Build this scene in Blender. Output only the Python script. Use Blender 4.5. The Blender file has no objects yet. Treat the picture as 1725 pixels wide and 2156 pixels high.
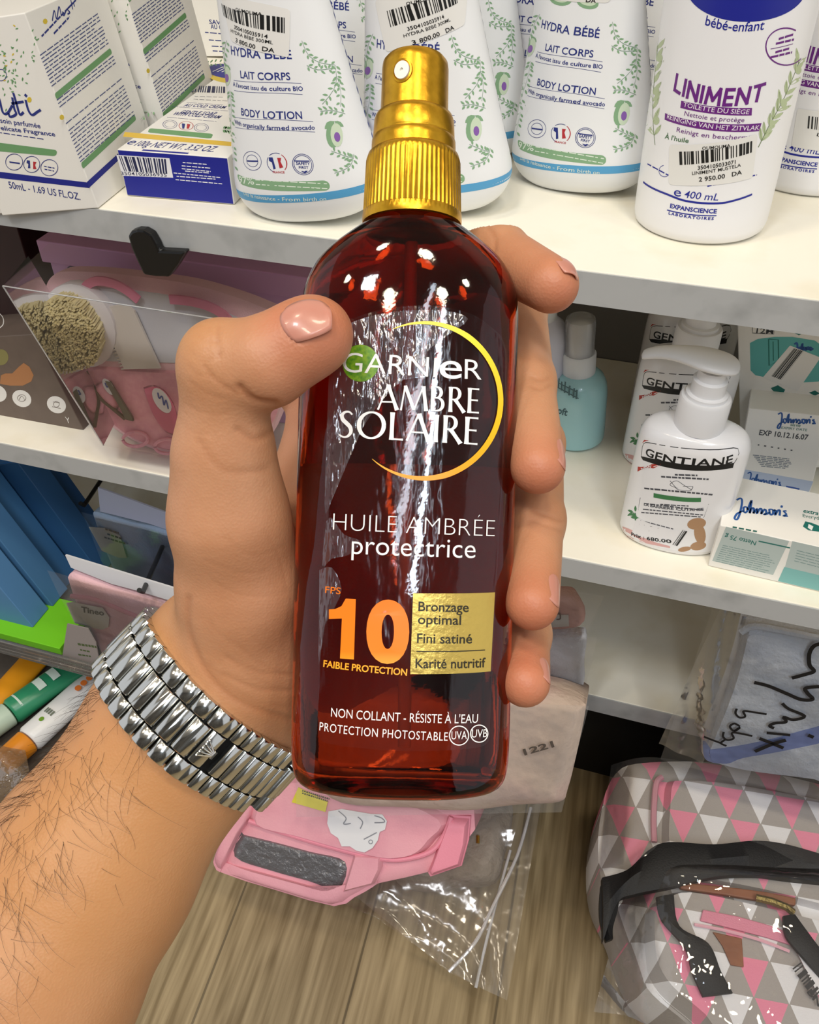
import bpy, bmesh, math, random
import numpy as np
from mathutils import Matrix, Vector
from mathutils.bvhtree import BVHTree

rng = random.Random(7)
SC = bpy.context.scene
COL = SC.collection
pi = math.pi

# ------------------------------------------------------------------ camera
F, CX, CY = 1850.0, 862.5, 1078.0          # focal length and centre for a 1725 x 2156 frame
CAMH = 0.85                                # camera height above the floor (m)
_h = np.array([-7700., -1533., F]); _v = np.array([20., 2130., F])
Xw = -_h/np.linalg.norm(_h)
_zd = _v - Xw*(_v @ Xw); _zd /= np.linalg.norm(_zd)
Yw = np.cross(Xw, _zd)
if Yw[2] < 0: Yw = -Yw
R = np.array([Xw, Yw, -_zd])               # camera (x right, y down, z forward) -> world
CAM = np.array([0., 0., CAMH])

def ray(px, py): return R @ np.array([(px-CX)/F, (py-CY)/F, 1.0])
def at(px, py, d): return CAM + ray(px, py)*d            # at a distance along the viewing axis
def onZ(px, py, Z):
    r = ray(px, py); return CAM + r*((Z-CAMH)/r[2])
def onY(px, py, Y):
    r = ray(px, py); return CAM + r*(Y/r[1])
def proj(P):
    c = R.T @ (np.asarray(P, float)-CAM); return np.array([CX+F*c[0]/c[2], CY+F*c[1]/c[2]])

cam_data = bpy.data.cameras.new('camera')
cam_data.sensor_fit = 'VERTICAL'; cam_data.sensor_height = 24.0
cam_data.lens = 24.0*F/2156.0
cam_data.clip_start = 0.01; cam_data.clip_end = 50
camera = bpy.data.objects.new('camera', cam_data); COL.objects.link(camera)
_m = Matrix.Identity(4)
for i in range(3):
    _m[i][0] = R[i][0]; _m[i][1] = -R[i][1]; _m[i][2] = -R[i][2]; _m[i][3] = CAM[i]
camera.matrix_world = _m
SC.camera = camera
CAMM = Matrix.Identity(4)                  # frame of the held things: x right, y down, z away, origin at the lens
for i in range(3):
    for j in range(3): CAMM[i][j] = R[i][j]
    CAMM[i][3] = CAM[i]

# ------------------------------------------------------------------ light
SC.view_settings.view_transform = 'Standard'
SC.view_settings.look = 'None'
SC.view_settings.gamma = 1.0
SC.view_settings.use_curve_mapping = False
SC.view_settings.exposure = -0.12
world = bpy.data.worlds.new('world'); SC.world = world
world.use_nodes = True
world.node_tree.nodes['Background'].inputs[0].default_value = (0.93, 0.95, 1.0, 1)
world.node_tree.nodes['Background'].inputs[1].default_value = 0.85

def lamp(name, loc, power, size, color, shape='DISK', size_y=None, aim=None):
    l = bpy.data.lights.new(name, 'AREA'); l.energy = power; l.shape = shape; l.size = size
    if size_y: l.size_y = size_y
    l.color = color
    o = bpy.data.objects.new(name, l); COL.objects.link(o); o.location = loc
    if aim is not None:
        o.rotation_euler = (Vector(aim)-Vector(loc)).to_track_quat('-Z', 'Y').to_euler()
    return o
WARM = (1.0, 0.86, 0.66); COOL = (0.78, 0.88, 1.0)
CEIL = 2.55
for (x, y) in ((-0.50, 0.02), (0.30, -0.10), (0.05, -0.95), (0.70, -0.70), (-1.1, -0.55), (1.15, -0.1)):
    lamp('ceiling_spot', (x, y, CEIL-0.02), 6.3, 0.22, WARM)
lamp('led_panel', (-0.40, -0.75, CEIL-0.02), 15.0, 0.30, (0.97, 0.97, 1.0), 'RECTANGLE', 0.30)
lamp('led_tube', (0.80, -1.55, CEIL-0.02), 22.0, 0.09, COOL, 'RECTANGLE', 1.5)  # extra tube added to light the packs, narrow to leave a label streak
lamp('led_tube', (0.52, -1.35, CEIL-0.02), 7.0, 0.07, COOL, 'RECTANGLE', 1.5)

# ------------------------------------------------------------------ materials
MATS = {}
def srgb(c):
    if isinstance(c, str):
        c = [int(c[i:i+2], 16)/255 for i in (0, 2, 4)]
    return tuple((x/12.92 if x <= 0.04045 else ((x+0.055)/1.055)**2.4) for x in c)
def mat(name, col, rough=0.5, metal=0.0, spec=0.5, trans=0.0, ior=1.45, sss=0.0, coat=0.0, alpha=1.0,
        noise=None, bump=None, sssr=(0.01, 0.004, 0.002)):
    """noise=(scale, colour2, lo, hi, detail) ; bump=(scale, strength, distance)"""
    if name in MATS: return MATS[name]
    m = bpy.data.materials.new(name); m.use_nodes = True; MATS[name] = m
    nt = m.node_tree; b = nt.nodes['Principled BSDF']
    c = srgb(col)
    b.inputs['Base Color'].default_value = (*c, 1)
    b.inputs['Roughness'].default_value = rough; b.inputs['Metallic'].default_value = metal
    b.inputs['Specular IOR Level'].default_value = spec; b.inputs['IOR'].default_value = ior
    b.inputs['Transmission Weight'].default_value = trans
    b.inputs['Coat Weight'].default_value = coat; b.inputs['Alpha'].default_value = alpha
    if sss:
        b.inputs['Subsurface Weight'].default_value = sss
        b.inputs['Subsurface Radius'].default_value = sssr; b.inputs['Subsurface Scale'].default_value = 1.0
    tc = None
    if noise or bump:
        tc = nt.nodes.new('ShaderNodeTexCoord')
    if noise:
        n = nt.nodes.new('ShaderNodeTexNoise'); n.inputs['Scale'].default_value = noise[0]
        n.inputs['Detail'].default_value = noise[4] if len(noise) > 4 else 4
        nt.links.new(tc.outputs['Object'], n.inputs['Vector'])
        r = nt.nodes.new('ShaderNodeValToRGB'); nt.links.new(n.outputs['Fac'], r.inputs['Fac'])
        r.color_ramp.elements[0].position = noise[2]; r.color_ramp.elements[1].position = noise[3]
        r.color_ramp.elements[0].color = (*c, 1); r.color_ramp.elements[1].color = (*srgb(noise[1]), 1)
        nt.links.new(r.outputs['Color'], b.inputs['Base Color'])
    if bump:
        n2 = nt.nodes.new('ShaderNodeTexNoise'); n2.inputs['Scale'].default_value = bump[0]; n2.inputs['Detail'].default_value = 5
        nt.links.new(tc.outputs['Object'], n2.inputs['Vector'])
        bp = nt.nodes.new('ShaderNodeBump'); bp.inputs['Strength'].default_value = bump[1]; bp.inputs['Distance'].default_value = bump[2]
        nt.links.new(n2.outputs['Fac'], bp.inputs['Height']); nt.links.new(bp.outputs['Normal'], b.inputs['Normal'])
    return m
def film(name, tint='ffffff', opac=0.12, rough=0.12, scale=60.0, strength=0.6, dist=0.004, gloss=0.10, stretch=(1, 1, 1), fk=1.0):
    """clear plastic film: mostly see-through, a faint veil and wrinkled gloss"""
    if name in MATS: return MATS[name]
    m = bpy.data.materials.new(name); m.use_nodes = True; MATS[name] = m
    nt = m.node_tree; nt.nodes.clear()
    out = nt.nodes.new('ShaderNodeOutputMaterial')
    tr = nt.nodes.new('ShaderNodeBsdfTransparent'); df = nt.nodes.new('ShaderNodeBsdfDiffuse'); gl = nt.nodes.new('ShaderNodeBsdfGlossy')
    df.inputs[0].default_value = (*srgb(tint), 1); gl.inputs['Roughness'].default_value = rough
    m1 = nt.nodes.new('ShaderNodeMixShader'); m1.inputs[0].default_value = opac
    nt.links.new(tr.outputs[0], m1.inputs[1]); nt.links.new(df.outputs[0], m1.inputs[2])
    fr = nt.nodes.new('ShaderNodeFresnel'); fr.inputs[0].default_value = 1.5
    ad = nt.nodes.new('ShaderNodeMath'); ad.operation = 'MULTIPLY_ADD'; ad.inputs[1].default_value = fk; ad.inputs[2].default_value = gloss-0.04*fk
    nt.links.new(fr.outputs[0], ad.inputs[0])
    m2 = nt.nodes.new('ShaderNodeMixShader'); nt.links.new(ad.outputs[0], m2.inputs[0])
    nt.links.new(m1.outputs[0], m2.inputs[1]); nt.links.new(gl.outputs[0], m2.inputs[2])
    nt.links.new(m2.outputs[0], out.inputs[0])
    tc = nt.nodes.new('ShaderNodeTexCoord'); mp = nt.nodes.new('ShaderNodeMapping'); mp.inputs['Scale'].default_value = stretch
    n = nt.nodes.new('ShaderNodeTexNoise'); n.inputs['Scale'].default_value = scale; n.inputs['Detail'].default_value = 3
    bp = nt.nodes.new('ShaderNodeBump'); bp.inputs['Strength'].default_value = strength; bp.inputs['Distance'].default_value = dist
    nt.links.new(tc.outputs['Object'], mp.inputs[0]); nt.links.new(mp.outputs[0], n.inputs['Vector'])
    nt.links.new(n.outputs['Fac'], bp.inputs['Height'])
    nt.links.new(bp.outputs[0], gl.inputs['Normal']); nt.links.new(bp.outputs[0], fr.inputs['Normal'])
    return m
def ink(hexcol, rough=0.45): return mat('ink_'+hexcol, hexcol, rough)

# ------------------------------------------------------------------ objects
def link(o, parent=None):
    COL.objects.link(o)
    if parent is not None: o.parent = parent
    return o
def tag(o, label, cat, group=None, kind=None):
    o['label'] = label; o['category'] = cat
    if group: o['group'] = group
    if kind: o['kind'] = kind
    return o
def empty(name, M, label, cat, group=None):
    o = bpy.data.objects.new(name, None); o.empty_display_size = 0.01
    COL.objects.link(o); o.matrix_world = M
    return tag(o, label, cat, group)
class MB:
    def __init__(s): s.v = []; s.f = []
    def add(s, vs, fs):
        n = len(s.v); s.v.extend([tuple(map(float, p)) for p in vs]); s.f.extend([tuple(n+i for i in f) for f in fs]); return s
    def grid(s, P, closeu=False, closev=False):
        """P[i][j] points"""
        nu, nv = len(P), len(P[0]); fs = []
        for i in range(nu if closeu else nu-1):
            for j in range(nv if closev else nv-1):
                i2, j2 = (i+1) % nu, (j+1) % nv
                fs.append((i*nv+j, i2*nv+j, i2*nv+j2, i*nv+j2))
        return s.add([p for r in P for p in r], fs)
    def box(s, x0, x1, y0, y1, z0, z1):
        v = [(x, y, z) for x in (x0, x1) for y in (y0, y1) for z in (z0, z1)]
        return s.add(v, [(0, 1, 3, 2), (4, 6, 7, 5), (0, 4, 5, 1), (2, 3, 7, 6), (0, 2, 6, 4), (1, 5, 7, 3)])
    def rings(s, rings, cap0=True, cap1=True):
        n = len(rings[0]); fs = []
        for i in range(len(rings)-1):
            for j in range(n):
                k = (j+1) % n
                fs.append((i*n+j, i*n+k, (i+1)*n+k, (i+1)*n+j))
        if cap0: fs.append(tuple(range(n-1, -1, -1)))
        if cap1: fs.append(tuple((len(rings)-1)*n+j for j in range(n)))
        return s.add([p for r in rings for p in r], fs)
    def lathe(s, prof, n=40, sx=1.0, sy=1.0, cx=0., cy=0., ex=2.0):
        rr = []
        for r, z in prof:
            rr.append([(cx+r*sx*spow(math.cos(t), 2/ex), cy+r*sy*spow(math.sin(t), 2/ex), z) for t in [2*pi*k/n for k in range(n)]])
        return s.rings(rr)
    def tube(s, pts, r, n=8, r1=None):
        pts = [Vector(p) for p in pts]; rr = []
        up = Vector((0, 0, 1))
        for i, p in enumerate(pts):
            d = (pts[min(i+1, len(pts)-1)]-pts[max(i-1, 0)]).normalized()
            a = d.cross(up if abs(d.dot(up)) < 0.95 else Vector((1, 0, 0))).normalized(); b = d.cross(a)
            q = r if r1 is None else r+(r1-r)*i/(len(pts)-1)
            rr.append([p+a*(q*math.cos(2*pi*k/n))+b*(q*math.sin(2*pi*k/n)) for k in range(n)])
        return s.rings(rr)
    def ribbon(s, pts, half, side, thick=0.0):
        """flat strap along pts, width vector side*half, optional thickness along the cross normal"""
        P = []
        pts = [Vector(p) for p in pts]
        for i, p in enumerate(pts):
            d = (pts[min(i+1, len(pts)-1)]-pts[max(i-1, 0)]).normalized()
            sd = Vector(side(i) if callable(side) else side); sd = (sd-d*sd.dot(d)).normalized()
            nrm = d.cross(sd)*thick/2
            h = half[i] if isinstance(half, (list, tuple)) else half
            P.append([p-sd*h-nrm, p+sd*h-nrm, p+sd*h+nrm, p-sd*h+nrm])
        return s.rings(P)
def spow(x, e): return math.copysign(abs(x)**e, x)
def obj(name, mb, m, parent=None, smooth=True, bevel=0.0, subsurf=0, solid=0.0, segs=2):
    me = bpy.data.meshes.new(name); me.from_pydata(mb.v, [], mb.f)
    bm = bmesh.new(); bm.from_mesh(me); bmesh.ops.recalc_face_normals(bm, faces=bm.faces); bm.to_mesh(me); bm.free()
    if smooth:
        me.polygons.foreach_set('use_smooth', [True]*len(me.polygons))
    me.materials.append(m)
    o = bpy.data.objects.new(name, me); link(o, parent)
    if bevel:
        b = o.modifiers.new('bevel', 'BEVEL'); b.width = bevel; b.segments = segs; b.limit_method = 'ANGLE'; b.angle_limit = math.radians(40)
    if solid:
        b = o.modifiers.new('solid', 'SOLIDIFY'); b.thickness = solid; b.offset = -1
    if subsurf:
        b = o.modifiers.new('sub', 'SUBSURF'); b.levels = subsurf; b.render_levels = subsurf
    if smooth:
        try: me.set_sharp_from_angle(angle=math.radians(42))
        except Exception: pass
    return o
def frame(o, x, y, z):
    M = Matrix.Identity(4)
    for i in range(3):
        M[i][0] = x[i]; M[i][1] = y[i]; M[i][2] = z[i]; M[i][3] = o[i]
    return M
def stand(px, py, Z, yaw=0., lean=0., back=0.0, tilt=0.):
    """frame of a thing whose front foot is seen at px,py on the level Z; lean about the depth axis, back = half depth"""
    p = onZ(px, py, Z)
    Mr = Matrix.Rotation(math.radians(yaw), 4, 'Z') @ Matrix.Rotation(math.radians(lean), 4, 'Y') @ Matrix.Rotation(math.radians(tilt), 4, 'X')
    d = Matrix.Rotation(math.radians(yaw), 4, 'Z') @ Vector((0, back, 0))
    return Matrix.Translation(Vector(p)+d+Vector((0, 0, (.016*abs(math.sin(math.radians(lean))) if back else 0)))) @ Mr

# ------------------------------------------------------------------ printed surfaces
class Surf:
    """a surface u,v (metres) -> local point; M takes local to world"""
    def __init__(s, M, fn): s.M = M; s.fn = fn; s.Mn = np.array(M)
    def loc(s, u, v, off=0.0):
        p = np.array(s.fn(u, v))
        if off:
            e = 2e-4
            n = np.cross(np.array(s.fn(u+e, v))-p, np.array(s.fn(u, v+e))-p); l = np.linalg.norm(n)
            if l > 0: p = p+n/l*off
        return p
    def px(s, u, v):
        p = s.Mn[:3, :3] @ s.loc(u, v)+s.Mn[:3, 3]; return proj(p)
    def uv(s, x, y, u=0.0, v=0.03):
        for _ in range(14):
            p = s.px(u, v); e = 1e-4
            J = np.array([s.px(u+e, v)-p, s.px(u, v+e)-p]).T/e
            try: d = np.linalg.solve(J, np.array([x, y])-p)
            except Exception: break
            l = np.linalg.norm(d)
            if l > 0.02: d *= 0.02/l
            u += d[0]; v += d[1]
            if l < 1e-7: break
        return np.array([u, v])
_glyph = {}
def glyphs(s, bold=0.0, res=3, space=1.0):
    k = (s, bold, res, space)
    if k in _glyph: return _glyph[k]
    cu = bpy.data.curves.new('t', 'FONT'); cu.body = s; cu.offset = bold; cu.resolution_u = res; cu.space_character = space
    o = bpy.data.objects.new('t', cu); COL.objects.link(o)
    dg = bpy.context.evaluated_depsgraph_get()
    me = bpy.data.meshes.new_from_object(o.evaluated_get(dg))
    v = np.array([q.co[:2] for q in me.vertices]) if len(me.vertices) else np.zeros((1, 2)); f = [tuple(p.vertices) for p in me.polygons]
    bpy.data.objects.remove(o); bpy.data.curves.remove(cu); bpy.data.meshes.remove(me)
    _glyph[k] = (v, f); return _glyph[k]
CAPH = 0.695
def text(mb, S, s, a, b, h=None, bold=0.0, res=2, shear=0.0, off=1.2e-4, g=(0., 0.05), arc=0.0, space=1.0):
    """letters whose first baseline point is seen at pixel a and last at b, capitals h pixels tall"""
    v, f = glyphs(s, bold, res, space)
    x0, x1 = v[:, 0].min(), v[:, 0].max()
    A = S.uv(*a, *g); B = S.uv(*b, *A); d = B-A; L = np.linalg.norm(d)
    sx = L/(x1-x0); ex = d/L; ey = np.array([-ex[1], ex[0]])
    sy = sx
    if h:
        mx, my = (a[0]+b[0])/2, (a[1]+b[1])/2
        dv = np.array([b[0]-a[0], b[1]-a[1]], float); dv /= np.linalg.norm(dv)
        Q0 = S.uv(mx, my, *((A+B)/2)); Q1 = S.uv(mx+dv[1]*h, my-dv[0]*h, *Q0)
        sy = abs((Q1-Q0) @ ey)/CAPH
    out = []
    for p in v:
        t = (p[0]-x0)*sx+p[1]*sy*shear; w = p[1]*sy
        if arc:
            q = t/L-0.5; w += arc*(1-4*q*q)
        uu = A+ex*t+ey*w
        out.append(S.loc(uu[0], uu[1], off))
    mb.add(out, f)
def patch(mb, S, c, off=6e-5, n=(10, 10), rad=0.0):
    """quad seen at pixel corners c (bl, br, tr, tl) laid on the surface; returns a sub-surface s,t in 0..1"""
    U = []; gss = (0., 0.05)
    for p in c:
        q = S.uv(*p, *gss); U.append(q); gss = q
    def bl(s, t): return (U[0]*(1-s)+U[1]*s)*(1-t)+(U[3]*(1-s)+U[2]*s)*t
    if mb is not None:
        if rad:
            w_, h_ = np.linalg.norm(U[1]-U[0]), np.linalg.norm(U[3]-U[0]); q_ = min(rad*w_, .45*h_)
            pts = rrect(0, 1, 0, 1, q_/w_, q_/h_)
            uvfan(mb, S, [bl(*p) for p in refine(pts)], off, 14)
        else:
            mb.grid([[S.loc(*bl(i/n[0], j/n[1]), off) for j in range(n[1]+1)] for i in range(n[0]+1)])
    return lambda s, t: bl(s, t)
def rrect(x0, x1, y0, y1, rx, ry, n=5):
    o = []
    for cx, cy, a in ((x1-rx, y0+ry, -90), (x1-rx, y1-ry, 0), (x0+rx, y1-ry, 90), (x0+rx, y0+ry, 180)):
        for k in range(n+1):
            t = math.radians(a+90*k/n); o.append((cx+rx*math.cos(t), cy+ry*math.sin(t)))
    return o
def refine(pts, step=.06):
    o = []
    for i, p in enumerate(pts):
        q = pts[(i+1) % len(pts)]; k = max(1, int(math.hypot(q[0]-p[0], q[1]-p[1])/step))
        for j in range(k): o.append((p[0]+(q[0]-p[0])*j/k, p[1]+(q[1]-p[1])*j/k))
    return o
def strip(mb, S, top, bot, off=9e-5, g=(0., .05), sub=5):
    """printed band between two pixel paths of equal length"""
    A, B = [], []; q = g
    for p in smooth_path(top, sub): q = S.uv(*p, *q); A.append(q)
    q = g
    for p in smooth_path(bot, sub): q = S.uv(*p, *q); B.append(q)
    mb.grid([[S.loc(*(a*(1-t)+b*t), off) for t in (0, .33, .67, 1)] for a, b in zip(A, B)])
def uvfan(mb, S, uvs, off, rows=8):
    """fill an outline given in u,v by shrinking rings towards its centre"""
    uvs = [np.array(q) for q in uvs]; c = sum(uvs)/len(uvs); n = len(uvs)
    vs = []; fs = []
    for r in range(rows):
        k = 1-r/rows
        for q in uvs: vs.append(S.loc(*(c+(q-c)*k), off))
    vs.append(S.loc(*c, off))
    for r in range(rows-1):
        for j in range(n):
            k = (j+1) % n; fs.append((r*n+j, r*n+k, (r+1)*n+k, (r+1)*n+j))
    for j in range(n): fs.append(((rows-1)*n+j, (rows-1)*n+(j+1) % n, rows*n))
    mb.add(vs, fs)
def poly(mb, S, pts, off=1e-4, g=(0., 0.05), rows=3):
    U = []; q = g
    for p in pts: q = S.uv(*p, *q); U.append(q)
    uvfan(mb, S, U, off, rows)
def line(mb, S, pts, w, off=1.1e-4, g=(0., 0.05), w1=None, sub=6, closed=False):
    """printed stroke through pixel points, w metres wide"""
    U = []; q = g
    for p in pts: q = S.uv(*p, *q); U.append(q)
    if closed: U = U+[U[0]]
    Q = smooth_path(U, sub) if sub > 1 else U
    P = []
    for i, p in enumerate(Q):
        d = Q[min(i+1, len(Q)-1)]-Q[max(i-1, 0)]; l = np.linalg.norm(d)
        nn = np.array([-d[1], d[0]])/l if l > 0 else np.array([0, 1.])
        ww = w if w1 is None else w+(w1-w)*i/(len(Q)-1)
        P.append([S.loc(*(p-nn*ww/2), off), S.loc(*(p+nn*ww/2), off)])
    mb.grid(P)
def smooth_path(pts, sub):
    pts = [np.array(p, float) for p in pts]; out = []
    n = len(pts)
    for i in range(n-1):
        p0, p1, p2, p3 = pts[max(i-1, 0)], pts[i], pts[i+1], pts[min(i+2, n-1)]
        for k in range(sub):
            t = k/sub
            out.append(0.5*((2*p1)+(p2-p0)*t+(2*p0-5*p1+4*p2-p3)*t*t+(3*p1-p0-3*p2+p3)*t**3))
    out.append(pts[-1]); return out
def ring_print(mb, S, c, r, w, ry=None, n=28, a0=0, a1=360, off=1.1e-4, g=(0., 0.05)):
    ry = ry or r
    pts = [(c[0]+r*math.cos(math.radians(a0+(a1-a0)*k/n)), c[1]+ry*math.sin(math.radians(a0+(a1-a0)*k/n))) for k in range(n+1)]
    line(mb, S, pts, w, off, g, sub=1)
def disc_print(mb, S, c, r, ry=None, n=24, off=8e-5, g=(0., 0.05), rot=0., rows=3):
    ry = ry or r; cr, sr = math.cos(math.radians(rot)), math.sin(math.radians(rot))
    poly(mb, S, [(c[0]+r*math.cos(2*pi*k/n)*cr-ry*math.sin(2*pi*k/n)*sr, c[1]+r*math.cos(2*pi*k/n)*sr+ry*math.sin(2*pi*k/n)*cr) for k in range(n)], off, g, rows)
def leaf(mb, S, p, ang, ln, wd, g=(0., 0.05), off=1e-4):
    """one printed leaf from pixel p, ang degrees (image, y down), length and width in pixels"""
    c, s = math.cos(math.radians(ang)), math.sin(math.radians(ang))
    o = []
    for t, w in ((0, 0), (.25, .8), (.55, 1), (.85, .5), (1, 0), (.85, -.5), (.55, -1), (.25, -.8)):
        x, y = t*ln, w*wd/2; o.append((p[0]+x*c-y*s, p[1]+x*s+y*c))
    poly(mb, S, o, off, g, rows=1)
def sprig(mbs, mbl, S, pts, n, ln, wd, sw=3.5e-4, g=(0., 0.05)):
    """stem through pixel points with n pairs of leaves"""
    line(mbs, S, pts, sw, g=g, sub=4)
    Q = smooth_path(pts, 10)
    for k in range(n):
        i = int((k+0.6)/n*(len(Q)-2)); p = Q[i]; d = Q[i+1]-Q[i]; a = math.degrees(math.atan2(d[1], d[0]))
        for sg in (-1, 1):
            leaf(mbl, S, p+np.array([math.cos(math.radians(a+sg*90)), math.sin(math.radians(a+sg*90))])*wd*0.35, a+sg*rng.uniform(35, 60), ln*rng.uniform(.8, 1.15), wd, g)
def dashes(mb, S, rows, w, g=(0., 0.05), dash=(6, 16), gap=3, seed=1):
    """print too small to read: rows of word-long strokes between pixel points"""
    q = random.Random(seed)
    for a, b in rows:
        L = math.hypot(b[0]-a[0], b[1]-a[1]); t = 0
        while t < L:
            d = q.uniform(*dash); e = min(t+d, L)
            A = (a[0]+(b[0]-a[0])*t/L, a[1]+(b[1]-a[1])*t/L); B = (a[0]+(b[0]-a[0])*e/L, a[1]+(b[1]-a[1])*e/L)
            line(mb, S, [A, B], w, g=g, sub=1); t = e+gap
def barcode(mb, S, c, n=34, seed=1, off=1.6e-4):
    """bars filling the pixel quad c (bl, br, tr, tl)"""
    bl = patch(None, S, c); q = random.Random(seed); x = 0
    ws = []
    while x < 1:
        w = q.choice((.5, .5, 1, 1.6))/n; ws.append((x, min(1, x+w))); x += w+q.choice((.5, .6, 1.1))/n
    for a, b in ws:
        mb.grid([[S.loc(*bl(a+(b-a)*i, j/4), off) for j in range(5)] for i in range(2)])

def flat(M, o, ux, uy):
    """plane surface through local o with unit directions ux, uy"""
    o, ux, uy = map(lambda q: np.array(q, float), (o, ux, uy))
    return Surf(M, lambda u, v: o+ux*u+uy*v)
# ------------------------------------------------------------------ the sun oil bottle (held, so it keeps its own frame)
def build_oil_bottle():
    r3 = lambda a: Vector(R @ np.array(a, float))
    up = np.array([0.0225, -1, 0]); up /= np.linalg.norm(up); xr = np.array([1, 0.0225, 0]); xr /= np.linalg.norm(xr)
    M = frame(at(841, 1652, 0.211), r3(xr), r3((0, 0, 1)), r3(up))
    root = empty('spray_bottle', M, 'amber brown sun oil spray bottle with gold cap, held up in the hand', 'spray bottle')
    a, b, n = 0.0261, 0.0150, 2.5
    prof = [(0.35, .001), (0.80, 0.0), (0.90, .0006), (0.955, .002), (0.985, .0045), (1.0, .009), (1.0, .03), (1.0, .07), (1.0, .112)]
    rings = []
    N = 96
    def sup(aa, bb, z, ex):
        return [(aa*spow(math.cos(t), 2/ex), bb*spow(math.sin(t), 2/ex), z) for t in [2*pi*k/N for k in range(N)]]
    for k, z in prof: rings.append(sup(a*k, b*k if k > .9 else b*k, z, n))
    for aa, bb, z, ex in ((.0258, .0149, .1160, 2.45), (.0250, .0146, .1200, 2.35), (.0228, .0139, .1247, 2.2), (.0205, .0132, .1273, 2.1), (.0181, .0125, .1294, 2.05), (.0150, .0118, .1317, 2), (.0122, .0112, .1335, 2), (.0105, .0105, .1345, 2), (.0098, .0098, .137, 2)):
        rings.append(sup(aa, bb, z, ex))
    body = obj('bottle_body', MB().rings(rings), mat_amber(), root, subsurf=1)
    cav = []
    for k, z in ((.93, .0762), (.93, .112)): cav.append(sup(a*k, b*k*.97, z, n))
    for aa, bb, z, ex in ((.0235, .0133, .1190, 2.35), (.0212, .0125, .1235, 2.2), (.0168, .0113, .1283, 2.05), (.0125, .0102, .1310, 2), (.0090, .0090, .1325, 2)): cav.append(sup(aa, bb, z, ex))
    ch = obj('inner_wall', MB().rings(cav), mat_amber(), body)
    ch.data.flip_normals()
    obj('dip_tube', MB().tube([(0.001, .003, .01), (0.0, .002, .06), (0, 0, .13)], .0016, 10), mat('tube_plastic', (.8, .7, .6), .3), root)
    # sprayer
    gold = mat('gold_plastic', 'd8a52c', 0.30, metal=0.85, noise=(300, 'b98a1e', .4, .75), bump=(420, .12, .0006))
    rr = []
    NR = 62*4
    for r, z, rib in ((.0100, .1343, 0), (.01185, .1343, 0), (.01195, .1350, 0), (.01190, .1366, 0), (.01180, .1368, 1), (.01135, .1490, 1), (.01120, .1496, 0), (.01090, .1506, 0), (.0102, .1512, 0)):
        rr.append([((r-(.00026 if (rib and (k % 4) in (2, 3)) else 0))*math.cos(2*pi*k/NR), (r-(.00026 if (rib and (k % 4) in (2, 3)) else 0))*math.sin(2*pi*k/NR), z) for k in range(NR)])
    obj('ribbed_collar', MB().rings(rr), gold, root)
    obj('sprayer_base', MB().lathe([(.0101, .1508), (.0101, .1530), (.01005, .1541), (.0097, .1546), (.0098, .1552), (.0096, .1590), (.0092, .1601), (.0083, .1607)], 64), gold, root, bevel=.0002)
    btn = obj('spray_button', MB().lathe([(.0082, .1600), (.0081, .1608), (.0080, .1715), (.0078, .1729), (.0071, .1738), (.0050, .1741)], 64), gold, root)
    # nozzle, set in the front of the button
    S = Surf(M, lambda u, v: (u, -math.sqrt(max(1e-9, .0081**2-u*u)), v))
    c = S.uv(847, 148, 0, .168)
    p = Vector(S.loc(*c, 0)); nr = Vector((p.x, p.y, 0)).normalized(); tx = Vector((0, 0, 1)).cross(nr).normalized()*-1
    nz = MB()
    def disc(mb, r, d0, d1, h=0.):
        rs = []
        for q, d in ((r*.98, d0), (r, (d0+d1)/2), (r*.96, d1), (h if h else r*.3, d1+.00005), (max(h*.9, .00002), d1-.0004 if h else d1+.0001)):
            rs.append([p+nr*d+tx*(q*math.cos(t))+Vector((0, 0, 1))*(q*1.15*math.sin(t)) for t in [2*pi*k/32 for k in range(32)]])
        mb.rings(rs)
    disc(nz, .0019, -.0012, .0004, .0004)
    obj('nozzle', nz, mat('nozzle_white', 'ece8dd', .35), root)
    ri = MB()
    rs = []
    for q, d in ((.0025, -.0006), (.00245, .0001), (.0021, .0002), (.0019, -.0006)):
        rs.append([p+nr*d+tx*(q*math.cos(t))+Vector((0, 0, 1))*(q*1.15*math.sin(t)) for t in [2*pi*k/36 for k in range(36)]])
    ri.rings(rs, False, False); obj('nozzle_rim', ri, gold, root)
    # label
    L = Surf(M, lambda u, v: (u, -b*max(1e-6, 1-abs(u/a)**n)**(1/n), v))
    g = (0., .06)
    out = [(676, 1400), (671, 1472), (669, 1525), (676, 1555), (700, 1567), (790, 1577), (860, 1581), (960, 1578), (1015, 1571), (1029, 1555), (1031, 1520), (1034, 1462), (1044, 1235), (1059, 981), (1066, 775), (1063, 730), (1052, 706), (1038, 693), (1012, 672), (985, 659), (940, 648), (897, 644), (850, 646), (810, 651), (775, 660), (744, 672), (715, 694), (700, 720), (694, 780), (684, 1050)]
    U = []; q = (0, .02)
    for pnt in out: q = L.uv(*pnt, *q); U.append(q)
    lb = MB(); uvfan(lb, L, smooth_path(U+[U[0]], 3)[:-1], .00022, 26)
    label = obj('label', lb, mat_label(), root)
    pale = ink('f1efec'); bub = MB()
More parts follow.
